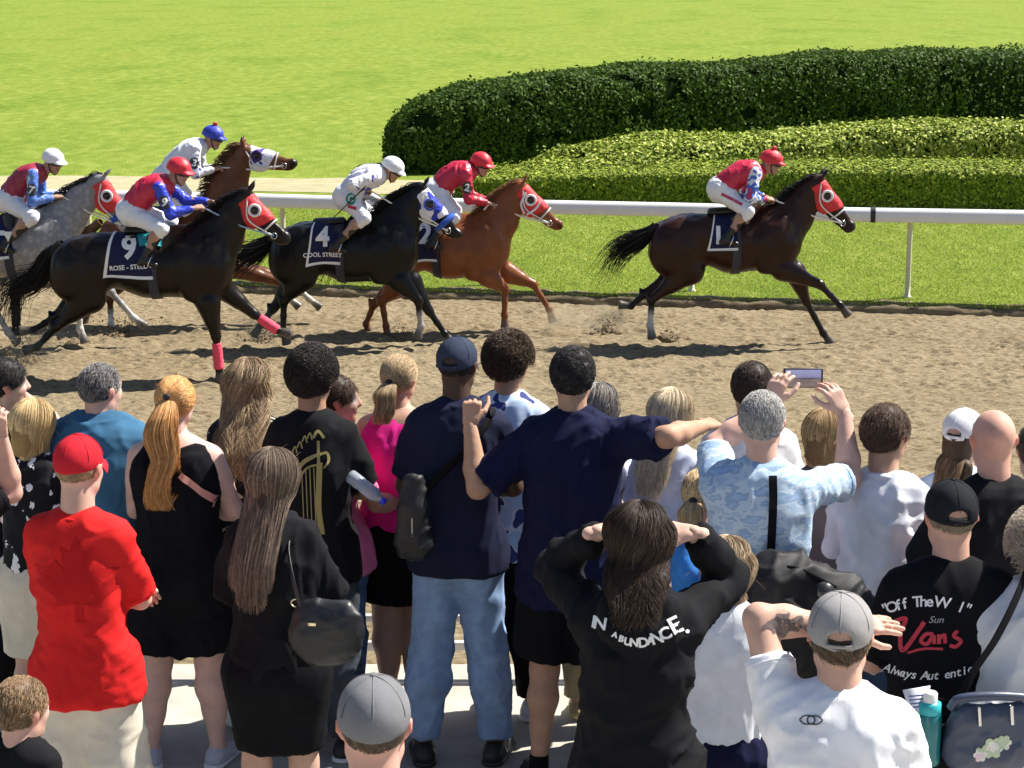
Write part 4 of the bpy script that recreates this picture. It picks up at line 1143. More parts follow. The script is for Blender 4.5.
# ------------------------------------------------------------------ horses and jockeys
NUMCLOTH = plain('navy saddlecloth', (.012, .014, .055), .75, spec=.25, bump=.002)
PRINT_W = plain('white print', (.80, .80, .80), .6)
LEATHER = plain('black leather', (.012, .011, .010), .38, bump=.001)
def horse(label, Y, J, coat, points=None, mane=None, socks=None, hood=None, roll=None, roll_mat=None, number=None, name=None,
          cloth_x=(0, 0), bandage=None, scale=1.0, blaze=None, res=.0125, ring=True, eyecup=None, cmat=None, teal=False, hoodwhite=False):
    coat = tuple(coat); points = tuple(points or coat); dark = (.012, .010, .009)
    mane = np.array(mane if mane is not None else points)
    gx = P(*J['br'][:2], Y); loc = A(gx[0], Y, float(ground(Y)))
    r = root('racehorse', label, 'horse', loc, 0, 'racehorses galloping on the dirt track')
    s = scale; q = lambda k, dy=0: P(J[k][0], J[k][1], Y + dy)
    S = SDF(.06); u = A(0, 1, 0)
    hq, br, sh = q('hq'), q('br'), q('sh'); r1, r2, r3 = J['hq'][2] * .94, J['br'][2] * .92, J['sh'][2] * .95
    mid = (br + sh) / 2
    flk = (hq + br) / 2 + A(.04, 0, .055)
    S.rc(hq + A(0, 0, .02), flk, r1 * .90, r2 * .84, coat, fl=(u, .80), k=.07); S.rc(flk, br + A(.10, 0, -.005), r2 * .84, r2 * 1.0, coat, fl=(u, .84), k=.07); S.rc(br + A(.10, 0, -.005), sh, r2, r3 * .96, coat, fl=(u, .78), k=.09)
    for dy in (-1, 1):
        S.ell(hq + A(-.05, dy * .12, -.03), A(.26, .15, .31), R=rotm(0, 0, .25), col=coat, k=.04)
        S.ell(hq + A(.10, dy * .11, r1 * .62), A(.18, .10, .10), col=coat, k=.08)
        S.ell(sh + A(.04, dy * .15, -.02), A(.15, .115, .33), R=rotm(0, 0, .42), col=coat, k=.03)
        S.rc(sh + A(-.10, dy * .17, -.02), sh + A(-.02, dy * .15, -.24), .13, .09, coat, fl=(u, .6), k=.03)
    nb, pl, ns = q('nb'), q('pl'), q('ns')
    S.ell(sh + A(.15, 0, -.03), A(.16, .18, .22), col=coat, k=.09)
    S.ell(sh + A(-.12, 0, r3 * .80), A(.24, .06, .10), col=coat, k=.09)
    nv = unit(pl - nb)
    S.rc(sh + A(.05, 0, .05), nb, .25, .195, coat, fl=(u, .58), k=.1)
    S.rc(nb, nb + (pl - nb) * .55, .195, .135, coat, fl=(u, .50), k=.07); S.rc(nb + (pl - nb) * .5, pl - nv * .04, .138, .10, coat, fl=(u, .58), k=.05)
    d = unit(ns - pl); L = np.linalg.norm(ns - pl); n = unit(np.cross(d, u))
    if n @ (sh - pl) < 0: n = -n
    # head
    S.rc(pl + d * .02 + n * .03, pl + d * .5 * L + n * .02, .088, .066, coat, fl=(u, .86), k=.04)
    S.rc(pl + d * .45 * L + n * .015, ns - d * .05 + n * .015, .062, .050, coat, fl=(u, .80), k=.04)
    S.ell(pl + d * .30 * L + n * .085, A(.12, .078, .10), R=np.stack([d, u, n], 1), col=coat, k=.04)
    S.rc(pl + d * .38 * L + n * .10, ns - d * .075 + n * .078, .055, .028, coat, fl=(u, .8), k=.04)
    muz = dark if coat[0] < .2 else tuple(np.array(coat) * .55)
    S.ell(ns - d * .035 + n * .012, A(.055, .05, .050), R=np.stack([d, u, n], 1), col=muz, k=.03)
    S.ell(ns - d * .045 + n * .062, A(.040, .036, .024), R=np.stack([d, u, n], 1), col=muz, k=.012)
    for dy in (-1, 1):
        S.ell(ns - d * .015 + n * .0 + u * dy * .036, A(.016, .012, .012), col=dark, k=.004)
        S.ell(pl + d * .26 * L + n * .012 + u * dy * .074, A(.024, .012, .019), R=np.stack([d, u, n], 1), col=(.01, .008, .006), k=.004)
        e0 = pl - d * .01 - n * .03 + u * dy * .05
        ev = unit(-n * .9 - d * .35 + u * dy * .25)
        S.rc(e0, e0 + ev * .075, .026, .024, coat, fl=(d, .7), k=.02); S.rc(e0 + ev * .075, e0 + ev * .15, .023, .004, points, fl=(d, .7), k=.01)
    if blaze: S.rc(pl + d * .2 * L - n * .068, ns - d * .06 - n * .045, .012, .010, (.7, .68, .65), k=0)
    hoof = (.10, .085, .07)
    def leg(pts, dy, front, sock):
        pts = [P(a, b, Y + dy) for a, b in pts]
        o = u * (dy)
        if front:
            e, kn, ft, hf = pts
            S.rc(sh + A(.06, dy * .9, -.12), e, .15, .105, coat, fl=(u, .6), k=.07)
            S.rc(e, kn, .095, .050, coat, k=.05); S.rc(e, e + (kn - e) * .5, .095, .066, coat, k=.05)
            S.ell(kn, A(.048, .046, .056), R=frame(kn - e), col=points, k=.02)
        else:
            st, kn, ft, hf = pts
            S.rc(hq + A(.04, dy * .8, -.10), st, .23, .135, coat, fl=(u, .62), k=.08)
            S.rc(st, st + (kn - st) * .5, .13, .078, coat, fl=(u, .8), k=.06); S.rc(st + (kn - st) * .4, kn, .085, .047, coat, fl=(u, .85), k=.05)
            S.ell(kn, A(.046, .044, .060), R=frame(kn - st), col=points, k=.03)
            bk = unit(kn - st); S.rc(kn - A(.035, 0, 0) - bk * .0, kn - A(.05, 0, -.05), .022, .018, points, k=.02)
        c1 = points; c2 = sock or points
        S.rc(kn, kn + (ft - kn) * .5, .037, .032, c1, k=.02); S.rc(kn + (ft - kn) * .5, ft, .032, .031, c2 if sock else c1, k=.02)
        S.ell(ft, A(.041, .041, .041), col=c2, k=.015)
        dv = unit(hf - ft); ln = np.linalg.norm(hf - ft)
        S.rc(ft, ft + dv * ln * .55, .033, .036, c2, k=.015)
        S.rc(ft + dv * ln * .5, ft + dv * (ln * .55 + .075), .040, .054, hoof, k=.008, cut=True)
        return pts
    near, far = -.15, .15
    lp = {}
    for k_, dy, fr in (('hn', near * .8, 0), ('hf', far * .8, 0), ('fn', near * .85, 1), ('ff', far * .85, 1)):
        lp[k_] = leg(J[k_], dy, fr, (socks or {}).get(k_))
    V, F, C = S.mesh(res, dft=coat)
    V = V + vnormals(V, F) * ((fbm((V - loc) * A(6, 6, 3.6) + 5, 3) - .5) * .055 * np.clip((V[:, 2] - loc[2] - .75) / .3, 0, 1))[:, None]
    if J.get('rump_dark') is not None: pass
    part('body', V, F, cmat or COAT, r, col=C, off=loc)
    bv = bvh_of(V, F)
    mat_h = HAIR
    rs = np.random.RandomState(int(abs(gx[0] * 100)))
    # tail
    tl = [P(a, b, Y) for a, b in J['tail']]; cp = smooth_path(np.array(tl), 20); n_ = 330
    R0 = rs.normal(size=(n_, 3)); R0 *= (rs.rand(n_, 1) ** .5) / np.linalg.norm(R0, axis=1)[:, None]
    tt = np.linspace(0, 1, 20); wd = .035 + .105 * np.sin(tt * 2.3) ** 1.2
    ex = rs.normal(size=(n_, 1, 3)) * (tt ** 2)[None, :, None] * .07
    st = cp[None] + R0[:, None] * wd[None, :, None] * A(1, .7, 1) + ex + (vnoise(np.stack([tt[None] * 3 + 0 * R0[:, :1], R0[:, :1] * 2 + 0 * tt, R0[:, 1:2] * 2 + 0 * tt], -1)) - .5)[..., None] * tt[None, :, None] * .12
    kk = rs.uniform(.6, 1, n_)
    idx = (tt[None] * kk[:, None]) * 19; i0 = np.clip(idx.astype(int), 0, 18); f = (idx - i0)[..., None]
    st = np.take_along_axis(st, i0[..., None].repeat(3, 2), 1) * (1 - f) + np.take_along_axis(st, (i0 + 1)[..., None].repeat(3, 2), 1) * f
    V1, F1 = strands(st, np.linspace(.0065, .0018, 20)[None], 3)
    V2, F2 = tube(cp[:8], [.055, .05, .03], 10, 8, False)
    # mane along the crest, blown back
    n_ = 300; m = rs.rand(n_)
    cr = lambda t: (sh + A(.0, 0, r3 * .92)) * (1 - t)[:, None] ** 1 * 1 + (pl - n * .09 - d * .02) * t[:, None]
    mid_ = nb + np.cross(u, nv) * 0
    crest = smooth_path(np.array([sh + A(-.02, 0, r3 * .88), nb + unit(A(-nv[2], 0, nv[0])) * .185, nb + (pl - nb) * .55 + unit(A(-nv[2], 0, nv[0])) * .135, pl - n * .07 - d * .03]), 40)
    b0 = crest[(m * 39).astype(int)] + rs.normal(size=(n_, 3)) * A(.012, .012, .008)
    fl = unit(A(-nv[2], 0, nv[0])); Lm = rs.uniform(.07, .16, n_)[:, None]
    st = []
    for i in range(6):
        v = i / 5; st.append(b0 + Lm * v * (fl * (.75 - .5 * v) + A(-.85, -.35, -.25 * v)) + rs.normal(size=(n_, 3)) * .008 * v)
    V3, F3 = strands(np.stack(st, 1), np.linspace(.007, .002, 6)[None], 3)
    Vh, Fh, _ = join([(V1, F1), (V2, F2)])
    part('tail', Vh, Fh, mat_h, r, col=np.tile(mane, (len(Vh), 1)) * rs.uniform(.7, 1.3, (len(Vh), 1)), off=loc)
    part('mane', V3, F3, mat_h, r, col=np.tile(mane, (len(V3), 1)), off=loc)
    # hood with eye cups
    H = {'pl': pl, 'd': d, 'n': n, 'L': L, 'u': u, 'ns': ns, 'bvh': bv, 'loc': loc, 'r': r, 'sh': sh, 'nb': nb, 'br': br, 'r3': r3, 'hq': hq}
    WH = plain('white strap', (.75, .74, .70), .5)
    if hood:
        S = SDF(.035); g = .013
        S.rc(pl + d * .02 + n * .03, pl + d * .5 * L + n * .02, .088 + g, .066 + g, fl=(u, .88)); S.ell(pl + d * .30 * L + n * .085, A(.12, .078, .10) + g, R=np.stack([d, u, n], 1))
        S.rc(pl + d * .38 * L + n * .10, ns - d * .075 + n * .078, .055 + g, .028 + g, fl=(u, .84)); S.rc(pl + d * .45 * L + n * .015, ns - d * .05 + n * .015, .062 + g, .050 + g, fl=(u, .84))
        S.cut(pl + d * .57 * L, d * .95 + n * .25); S.cut(pl + d * .015, -d - n * .12)
        V, F, _ = S.mesh(.010); V = wrinkle(V, F, .004, (30, 30, 30), 2)
        hd = part('hood', V, F, hood, r, off=loc)
        for dy in (-1, 1):
            c = pl + d * .27 * L + n * .018 + u * dy * .083
            a = np.linspace(0, 2 * math.pi, 25); ringp = c + np.outer(np.cos(a), d) * .052 + np.outer(np.sin(a), n) * .052 + u * dy * .012
            if eyecup != 'none':
                V, F = tube(ringp, .013, 8, smooth=False, m=25); part('eye_cup', V, F, eyecup or PRINT_W, hd, off=loc)
            V, F, _ = SDF(0).ell(c + u * dy * .004, A(.040, .016, .040), R=np.stack([d, u, n], 1)).mesh(.008); part('eye_opening', V, F, plain('dark glass', (.01, .008, .008), .15), hd, off=loc)
        if hoodwhite:
            for pts in (((.12, .0), (.2, .12), (.36, .17)), ((.42, -.03), (.44, .06), (.40, .16))):
                V, F = tube([pl + d * a * L + n * b - u * .098 for a, b in pts], .012, 6); part('hood_patch', V, F, PRINT_W, hd, off=loc)
    # bridle
    bk = LEATHER if not hood or coat[0] > .3 else WH
    def loop(t, rx, ry, rr, mat, nm, tilt=0.0, c_n=.03):
        a = np.linspace(0, 2 * math.pi, 25); c = pl + d * t * L + n * c_n
        V, F = tube(c + np.outer(np.cos(a), n) * rx + np.outer(np.sin(a), u) * ry + np.outer(np.cos(a), d) * tilt, rr, 8, smooth=False); return part(nm, V, F, mat, r, off=loc)
    nb_o = loop(.63, .092, .068, .009, WH, 'noseband')
    if roll: loop(.66, .098, .070, .033, roll, 'shadow_roll', c_n=.03)
    bit = pl + d * .80 * L + n * .055
    for dy in (-1, 1):
        b = bit + u * dy * .056
        V, F = tube([pl + d * .03 + u * dy * .085 + n * .0, pl + d * .3 * L + n * .12 + u * dy * .098, pl + d * .62 * L + n * .09 + u * dy * .068, b], .008, 6); part('cheek_strap', V, F, WH if hood is not None else LEATHER, r, off=loc)
        a = np.linspace(0, 2 * math.pi, 17); V, F = tube(b + np.outer(np.cos(a), d) * .028 + np.outer(np.sin(a), n) * .028, .005, 6, smooth=False); part('bit_ring', V, F, plain('bit metal', (.6, .6, .6), .25, 1.0), r, off=loc)
    H['bit'] = bit
    # saddlecloth wrapped round the body by rays towards the spine line
    x0, x1 = P(cloth_x[0], 230, Y)[0], P(cloth_x[1], 230, Y)[0]
    def wrap(x0t, x1t, x0b, x1b, a0, a1, off_, thick, nu=16, nv=34, fw=0.0):
        outer = []
        for j in range(nv):
            tv = j / (nv - 1); an = a0 + (a1 - a0) * tv; lowness = abs(an) / max(abs(a0), abs(a1))
            for i in range(nu):
                tu = i / (nu - 1); x = (x0t + (x0b - x0t) * lowness) * (1 - tu) + (x1t + (x1b - x1t) * lowness) * tu
                f = np.clip((x - br[0]) / (sh[0] - br[0] + 1e-6), -1, 1); cz = br[2] + (sh[2] - br[2]) * f
                dr = A(0, math.sin(an), math.cos(an)); o = A(x, Y, cz) + dr * 1.1
                h = bv.ray_cast(Vector(o), Vector(-dr)); p = np.array(h[0]) if h[0] is not None else A(x, Y, cz) + dr * .3
                outer.append(p + dr * off_)
        O = np.array(outer); cen = np.repeat(O.reshape(nv, nu, 3).mean(1), nu, 0)
        inn = O + unit_rows(A(0, Y, br[2]) * A(0, 1, 1) - O * A(0, 1, 1)) * thick
        i = np.arange(nu * nv).reshape(nv, nu); f = np.stack([i[:-1, :-1], i[:-1, 1:], i[1:, 1:], i[1:, :-1]], -1).reshape(-1, 4)
        per = list(i[0, :]) + list(i[1:, -1]) + list(i[-1, -2::-1]) + list(i[-2:0:-1, 0]); N_ = nu * nv
        rim = np.array([[per[a], per[(a + 1) % len(per)], per[(a + 1) % len(per)] + N_, per[a] + N_] for a in range(len(per))])
        jj, ii = np.meshgrid(np.arange(nv - 1), np.arange(nu - 1), indexing='ij')
        fm = ((ii == 0) | (jj == 0) | (jj == nv - 2)).ravel().astype(int)
        return np.concatenate([O, inn]), [f, f[:, ::-1] + N_, rim], np.concatenate([fm, np.zeros(len(f)), np.ones(len(rim))]), O
    V, F, fm, O = wrap(x0, x1, x0 - .09, x1 + .04, -J.get('wrap', 1.95), J.get('wrap', 1.95), .016, .014)
    sc_ = part('saddlecloth', V, F, [NUMCLOTH, PRINT_W], r, fmat=fm, off=loc)
    cb = BVHTree.FromPolygons(O.tolist(), F[0].tolist())
    if teal:
        V, F, fm, _ = wrap(x0 + .20, x1 + .10, x0 + .26, x1 + .12, -.75, .75, .024, .01); part('saddle_pad', V, F, plain('teal pad', (.02, .30, .36), .7), r, off=loc)
    if number:
        nx, nz = J['num']; c = P(nx, nz, Y - .3)
        d_ = J.get('numtilt', 0); NS = J.get('numsize', .28); ax, az = A(math.cos(d_), 0, math.sin(d_)), A(-math.sin(d_), 0, math.cos(d_))
        tv = text_shape(number, NS, .010); V, F = lay(tv, c, ax, az, A(0, 1, 0), cb, .004); part('number', V, F, PRINT_W, sc_, smooth=False, off=loc)
        if name:
            tv = text_shape(name, .062, .0015); V, F = lay(tv, c - az * .172 + ax * .0, ax, az, A(0, 1, 0), cb, .004); part('name_print', V, F, PRINT_W, sc_, smooth=False, off=loc)
    # saddle and girth
    S = SDF(.03); top = bv.ray_cast(Vector((x1 - .02, Y, 3)), Vector((0, 0, -1)))[0]; tz = top.z if top else sh[2] + r3
    S.rc(A(x1 - .22, Y, tz + .015), A(x1 + .05, Y, tz + .03), .045, .04, fl=(u, 1.9)); S.rc(A(x1 + .02, Y - .14, tz - .05), A(x1 + .05, Y - .24, tz - .22), .06, .05, fl=(u, .4)); S.rc(A(x1 + .02, Y + .14, tz - .05), A(x1 + .05, Y + .24, tz - .22), .06, .05, fl=(u, .4))
    V, F, _ = S.mesh(.012); part('saddle', V, F, LEATHER, r, off=loc)
    V, F, fm, _ = wrap(x1 - .02, x1 + .07, x1 - .01, x1 + .08, -3.14, 3.14, .012, .01, 4, 60); part('girth', V, F, cmat if False else plain('girth', (.03, .03, .05), .7), r, off=loc)
    if bandage:
        for k_, mt in bandage.items():
            kn, ft = lp[k_][1], lp[k_][2]
            V, F, _ = SDF(.005).rc(kn + (ft - kn) * .22, ft + (ft - kn) * .02, .045, .050, cut=True, cuta=True).mesh(.009); V = wrinkle(V, F, .003, (20, 20, 60), 1)
            part('leg_bandage', V, F, mt, r, off=loc)
    return H
def unit_rows(M): return M / (np.linalg.norm(M, axis=1)[:, None] + 1e-9)

def jockey(label, H, Y, J, silk, sleeve, helmet, pom=None, breech=None, num=None, numbg=None, armnum=None, whip=False, boot=None, silkpat=None, k=.92):
    s = Fig(); s.sex = 'm'; s.build = 1.08; s.k = k; s.belly = 0; s.bend = .075; s.g = .92; s.rnd = random.Random(label)
    q = lambda n, dy=0: P(*J[n], Y + dy)
    loc = A(*q('hip')); loc[1] = Y; s.loc = loc; s.off = loc; s.yaw = 0
    s.root = root('person', label, 'person', loc, 0, 'jockeys riding in the race')
    s.pel = q('hip'); s.neck = q('neck'); s.lat = A(0, -1, 0)
    L = .565 * k; s.pel = s.neck + unit(s.pel - s.neck) * min(max(np.linalg.norm(s.pel - s.neck), L * .8), L * 1.02)
    s.setup()
    s.hc = q('head') ; hd_ = s.hc - s.neck
    s.R = rotm(J.get('hy', -math.pi / 2), J.get('hp', -.15), 0) if False else np.array(Matrix.Rotation(J.get('hy', -math.pi / 2 - .15), 3, 'Z') @ Matrix.Rotation(J.get('hp', -.25), 3, 'X'))
    sw = .165 * k
    # index 0 = rider's left (far side), 1 = rider's right (camera side)
    c = s.spine(.87); s.sh = [c - s.lat * sw, c + s.lat * sw]
    s.hip = [s.pel - s.lat * .09 - s.up * .02, s.pel + s.lat * .09 - s.up * .02]
    kn = q('knee'); an = q('ank'); kx = .19
    s.kn, s.an, s.toe, s.kfwd = [], [], [], []
    for sg in (-1, 1):
        hp = s.hip[0 if sg < 0 else 1]; a = an + s.lat * sg * .27; kk = kn + s.lat * sg * .24
        kk, a2 = (kk, a)
        s.kn.append(kk); s.an.append(a); s.toe.append(a + A(.12, -sg * .02, -.045)); s.kfwd.append(A(1, 0, .3))
    s.el, s.wr, s.hand = [], [], []
    for i, sg in ((0, -1), (1, 1)):
        t = q('wrist' if (i == 1 or 'wrist2' not in J) else 'wrist2') + s.lat * sg * .10
        e, w = ik(s.sh[i], t, (q('elbow') + s.lat * sg * .2) - (s.sh[i] + t) / 2, .29 * k, .25 * k)
        s.el.append(e); s.wr.append(w); s.hand.append((unit(w - e), A(0, 0, 1) + s.lat * sg * .5, 1.1))
    make_body(s, (.45, .26, .18), .013, hres=.007, headres=.0075)
    K = k
    sh_o = shirt(s, silk, hem=-.02, ease=.018, sleeve=.05, hemw=.02, amp=.016, res=.011, name='silks')
    fs = silk if sleeve is None else sleeve
    for i in (0, 1):
        S = SDF(.03); S.rc(s.sh[i], s.el[i], .066 * K, .055 * K, k=.03); S.rc(s.el[i], s.el[i] + (s.wr[i] - s.el[i]) * .92, .054 * K, .036 * K, k=.03, cut=True)
        V, F, _ = S.mesh(.010); V = wrinkle(V, F, .010, (16, 16, 16), i + 2)
        sl = part('sleeve', V, F, fs, sh_o, off=s.off)
        if i == 1 and armnum:
            cc_ = (s.sh[1] * .45 + s.el[1] * .55); bv = bvh_of(V, F)
            a = np.linspace(0, 2 * math.pi, 22)[:-1]; disc = poly_shape([list(zip(np.cos(a) * .062, np.sin(a) * .062))])
            dr = A(0, 1, 0)
            V, F = lay(disc, cc_, A(1, 0, 0), A(0, 0, 1), dr, bv, .004); bk_ = part('arm_badge', V, F, BLACKP, s.root, smooth=False, off=s.off)
            V, F = lay(text_shape(armnum, .105, .004), cc_, A(1, 0, -.25), A(.25, 0, 1), dr, bv, .008); part('arm_number', V, F, PRINT_W, bk_, smooth=False, off=s.off)
    V, F = tube(s.spine(.985) + np.outer(np.cos(np.linspace(0, 6.29, 20)), s.lat) * .06 + np.outer(np.sin(np.linspace(0, 6.29, 20)), s.fwd) * .06, .013, 8, smooth=False); part('collar', V, F, fs, sh_o, off=s.off)
    # breeches to below the knee, boots
    S = SDF(.05); s.levels(S, .008, s0=-.1, s1=.2)
    for i in (0, 1):
        S.rc(s.hip[i], s.kn[i], .105 * K, .072 * K, k=.07); S.rc(s.kn[i], s.kn[i] + (s.an[i] - s.kn[i]) * .25, .066 * K, .058 * K, k=.03, cut=True)
        S.ell(s.pel - s.fwd * .05 + (-1, 1)[i] * s.lat * .07 - s.up * .03, A(.10, .10, .10) * K)
    V, F, _ = S.mesh(.011); V = wrinkle(V, F, .009, (12, 12, 12), 4); br_o = part('breeches', V, F, breech or PRINT_W, s.root, off=s.off); s.br_bvh, s.br_o = bvh_of(V, F), br_o
    for i in (0, 1):
        S = SDF(.02); a, an = s.kn[i], s.an[i]
        S.rc(a + (an - a) * .15, an, .056 * K, .040 * K); S.rc(an, s.toe[i], .042 * K, .030 * K); S.rc(an, an - A(.03, 0, .03), .036 * K, .033 * K)
        V, F, _ = S.mesh(.010); part('boot', V, F, boot or LEATHER, s.root, off=s.off)
        # stirrup belongs to the saddle: built under the horse
        a = np.linspace(0, 2 * math.pi, 21); c = an + (s.toe[i] - an) * .55 + A(0, 0, .01)
        ringp = c + np.outer(np.cos(a), A(.35, 0, .9)) * .062 + np.outer(np.sin(a), A(0, 1, 0)) * .055
        V, F = tube(ringp, .006, 6, smooth=False); st = part('stirrup', V, F, plain('stirrup steel', (.7, .7, .7), .25, 1.0), H['r'], off=H['loc'])
        V, F = tube([ringp[0], A(ringp[0][0] + .07, Y + np.sign(c[1] - Y) * .20, H['sh'][2] + H['r3'] * .78)], .008, 6, 6); part('stirrup_leather', V, F, LEATHER, st, off=H['loc'])
    # helmet
    S = SDF(.01); hcc = A(0, -.008, .03); S.ell(hcc, A(.100, .125, .112), k=0); S.cut(A(0, 0, .0), (0, -.10, -1)); S.rc(A(-.05, .105, .022), A(.05, .105, .022), .022, .022, fl=(A(0, 0, 1), .5), k=.02); S.ell(A(0, .11, .016), A(.075, .045, .012), k=.02)
    V, F, _ = S.mesh(.007); V = V + vnormals(V, F) * ((fbm(V * 25, 2) - .5) * .006)[:, None]
    ho = part('helmet', V @ s.R.T * 1.0 + s.hc, F, helmet, s.root, off=s.off)
    if pom is not None:
        V, F, _ = SDF(.01).ell(A(0, -.01, .158), A(.026, .026, .024)).mesh(.007); V = V + vnormals(V, F) * ((fbm(V * 90, 2) - .5) * .02)[:, None]; part('pom_pom', V @ s.R.T + s.hc, F, pom, ho, off=s.off)
    a = np.linspace(-1.5, 1.5, 17); gp = np.stack([np.sin(a) * .083, np.cos(a) * .098 - .002, np.full(17, .002)], -1)
    V, F = tube(gp, [.012, .02, .024, .02, .024, .02, .012], 8, smooth=False, flat=1.0); part('goggles', V @ s.R.T + s.hc, F, plain('goggle lens', (.02, .015, .02), .12), ho, off=s.off)
    V, F = tube([A(.08, .0, .0), A(.06, .03, -.08), A(0, .05, -.122), A(-.06, .03, -.08), A(-.08, 0, 0)], .006, 6); part('chin_strap', V @ s.R.T + s.hc, F, LEATHER, ho, off=s.off)
    # reins run from the bit to the hands: tack, so part of the horse
    rein = J.get('rein', WHITE)
    for i, sg in ((1, -1), (0, 1)):
        w = s.wr[i] + s.hand[i][0] * .06; b = H['bit'] + A(0, sg * .06, 0)
        V, F = tube([b, (b + w) / 2 + A(0, 0, -.03), w, w + A(-.10, 0, -.06)], .011, 6, flat=.4); part('rein', V, F, rein, H['r'], off=H['loc'])
    if whip:
        a, b = P(*whip[0], Y - .22), P(*whip[1], Y - .26)
        V, F = tube([a, b], [.008, .006, .004], 6, 12); w = part('whip', V, F, LEATHER)
        tag(w, 'thin black whip in the hand of the white helmeted rider on horse four' if len(whip) < 3 else whip[2], 'whip')
    return s
# ------------------------------------------------------------------ the field
RED = plain('red hood', (.62, .028, .035), .6, bump=.001, var=.1)
REDC = plain('red helmet cover', (.62, .02, .04), .5, bump=.002, bscale=20)
BLUE = plain('blue sheepskin', (.03, .09, .42), .95, bump=.01, bscale=60)
PINK = plain('pink bandage', (.80, .07, .13), .8, bump=.003)
S_RED = plain('crimson silk', (.52, .015, .05), .42, spec=.5, var=.12)
S_MAR = plain('maroon silk', (.30, .02, .05), .45, var=.12)
S_BLUE = plain('royal blue silk', (.02, .045, .50), .42, var=.12)
S_WHT = plain('white silk', (.78, .78, .82), .5)
P_BW = pattern('blue and white silk', [(0, (.10, .20, .60)), (.42, (.75, .75, .8)), (.52, (.08, .16, .55)), (.62, (.5, .05, .12))], 9, .45, detail=1)
P_BLUE = pattern('light blue silk', [(0, (.10, .20, .58)), (.5, (.14, .26, .64)), (.66, (.6, .65, .8))], 8, .45, detail=1)
P_LAV = pattern('white silk with blue', [(0, (.72, .72, .78)), (.60, (.72, .72, .78)), (.66, (.10, .10, .40))], 7, .45, detail=1)
P_HOODB = pattern('white and blue hood', [(0, (.75, .75, .80)), (.50, (.75, .75, .80)), (.56, (.03, .05, .40))], 8, .6, detail=0)
P_HOODW = pattern('white hood with blue spots', [(0, (.78, .78, .82)), (.62, (.78, .78, .82)), (.67, (.05, .03, .30))], 9, .6, detail=0)
def grey_coat():
    m, nt, b = _new('dappled grey coat')
    n = nt.nodes.new('ShaderNodeTexVoronoi'); n.inputs['Scale'].default_value = 17
    tc = nt.nodes.new('ShaderNodeTexCoord'); nt.links.new(tc.outputs['Object'], n.inputs['Vector'])
    r = _ramp(nt, n.outputs['Distance'], [(.1, (1.25, 1.25, 1.25)), (.6, (.72, .72, .74))])
    at = nt.nodes.new('ShaderNodeAttribute'); at.attribute_name = 'Col'
    mx = nt.nodes.new('ShaderNodeMix'); mx.data_type = 'RGBA'; mx.blend_type = 'MULTIPLY'; mx.inputs['Factor'].default_value = .8
    nt.links.new(at.outputs['Color'], mx.inputs['A']); nt.links.new(r.outputs[0], mx.inputs['B'])
    nt.links.new(mx.outputs['Result'], b.inputs['Base Color']); b.inputs['Roughness'].default_value = .45
    _bump(nt, _noise(nt, 90, 4).outputs[0], b, .0015); return m
GREY = grey_coat()
BL = (.012, .010, .010)
H1 = horse('dark bay horse leading the race in a red hood with number 1 cloth', 20.8, dict(hq=(678, 244, .33), br=(722, 243, .31), sh=(768, 240, .36), nb=(793, 217), pl=(818, 181), ns=(853, 229),
    hn=[(690, 271), (652, 299), (650, 325), (652, 338)], hf=[(688, 268), (645, 294), (631, 306), (621, 305)],
    fn=[(783, 270), (820, 284.5), (840, 305), (848, 315)], ff=[(795, 272), (806, 301), (823, 333), (832, 344)],
    tail=[(656, 226), (645, 235), (632, 243), (618, 252), (604, 274)], num=(719, 237), numsize=.24, wrap=1.75),
    (.026, .009, .005), BL, (.008, .006, .006), {'hn': (.5, .48, .45)}, RED, number='1', name='HILL RANGER' if False else None, cloth_x=(714, 732))
j1 = jockey('jockey in red silks with blue and white sleeves riding the leading horse', H1, 20.8, dict(hip=(722, 190), neck=(760, 172), head=(771, 163), knee=(745, 209), ank=(722, 236), elbow=(752, 200), wrist=(766, 198), rein=WHITE), S_RED, P_BW, REDC, REDC, S_WHT)
H2 = horse('bright chestnut horse in a red hood running second behind the leader', 21.5, dict(hq=(398, 250, .33), br=(440, 250, .31), sh=(477, 248, .36), nb=(499, 220), pl=(521, 187), ns=(561, 227),
    hn=[(402, 280), (382, 301), (386, 326), (388, 337)], hf=[(400, 284), (374, 304), (366, 324), (370, 334)],
    fn=[(489, 277), (505, 289), (504.5, 315), (505, 328)], ff=[(507, 273), (533, 284), (549, 309), (553, 321)],
    tail=[(372, 232), (358, 238), (344, 250), (334, 262), (326, 280)], num=(425, 236)),
    (.20, .066, .024), (.18, .06, .022), (.22, .10, .045), None, RED, number='2', name='FLEET COAST' if False else None, cloth_x=(412, 434), hoodwhite=True)
jockey('jockey in red silks with white pattern and number 2 badge on the chestnut horse', H2, 21.5, dict(hip=(440, 190), neck=(472, 172), head=(481, 165), knee=(455, 214), ank=(431, 240), elbow=(467, 206), wrist=(488, 202), rein=WHITE, hy=-math.pi/2-.5), S_RED, None, REDC, None, S_WHT, armnum='2')
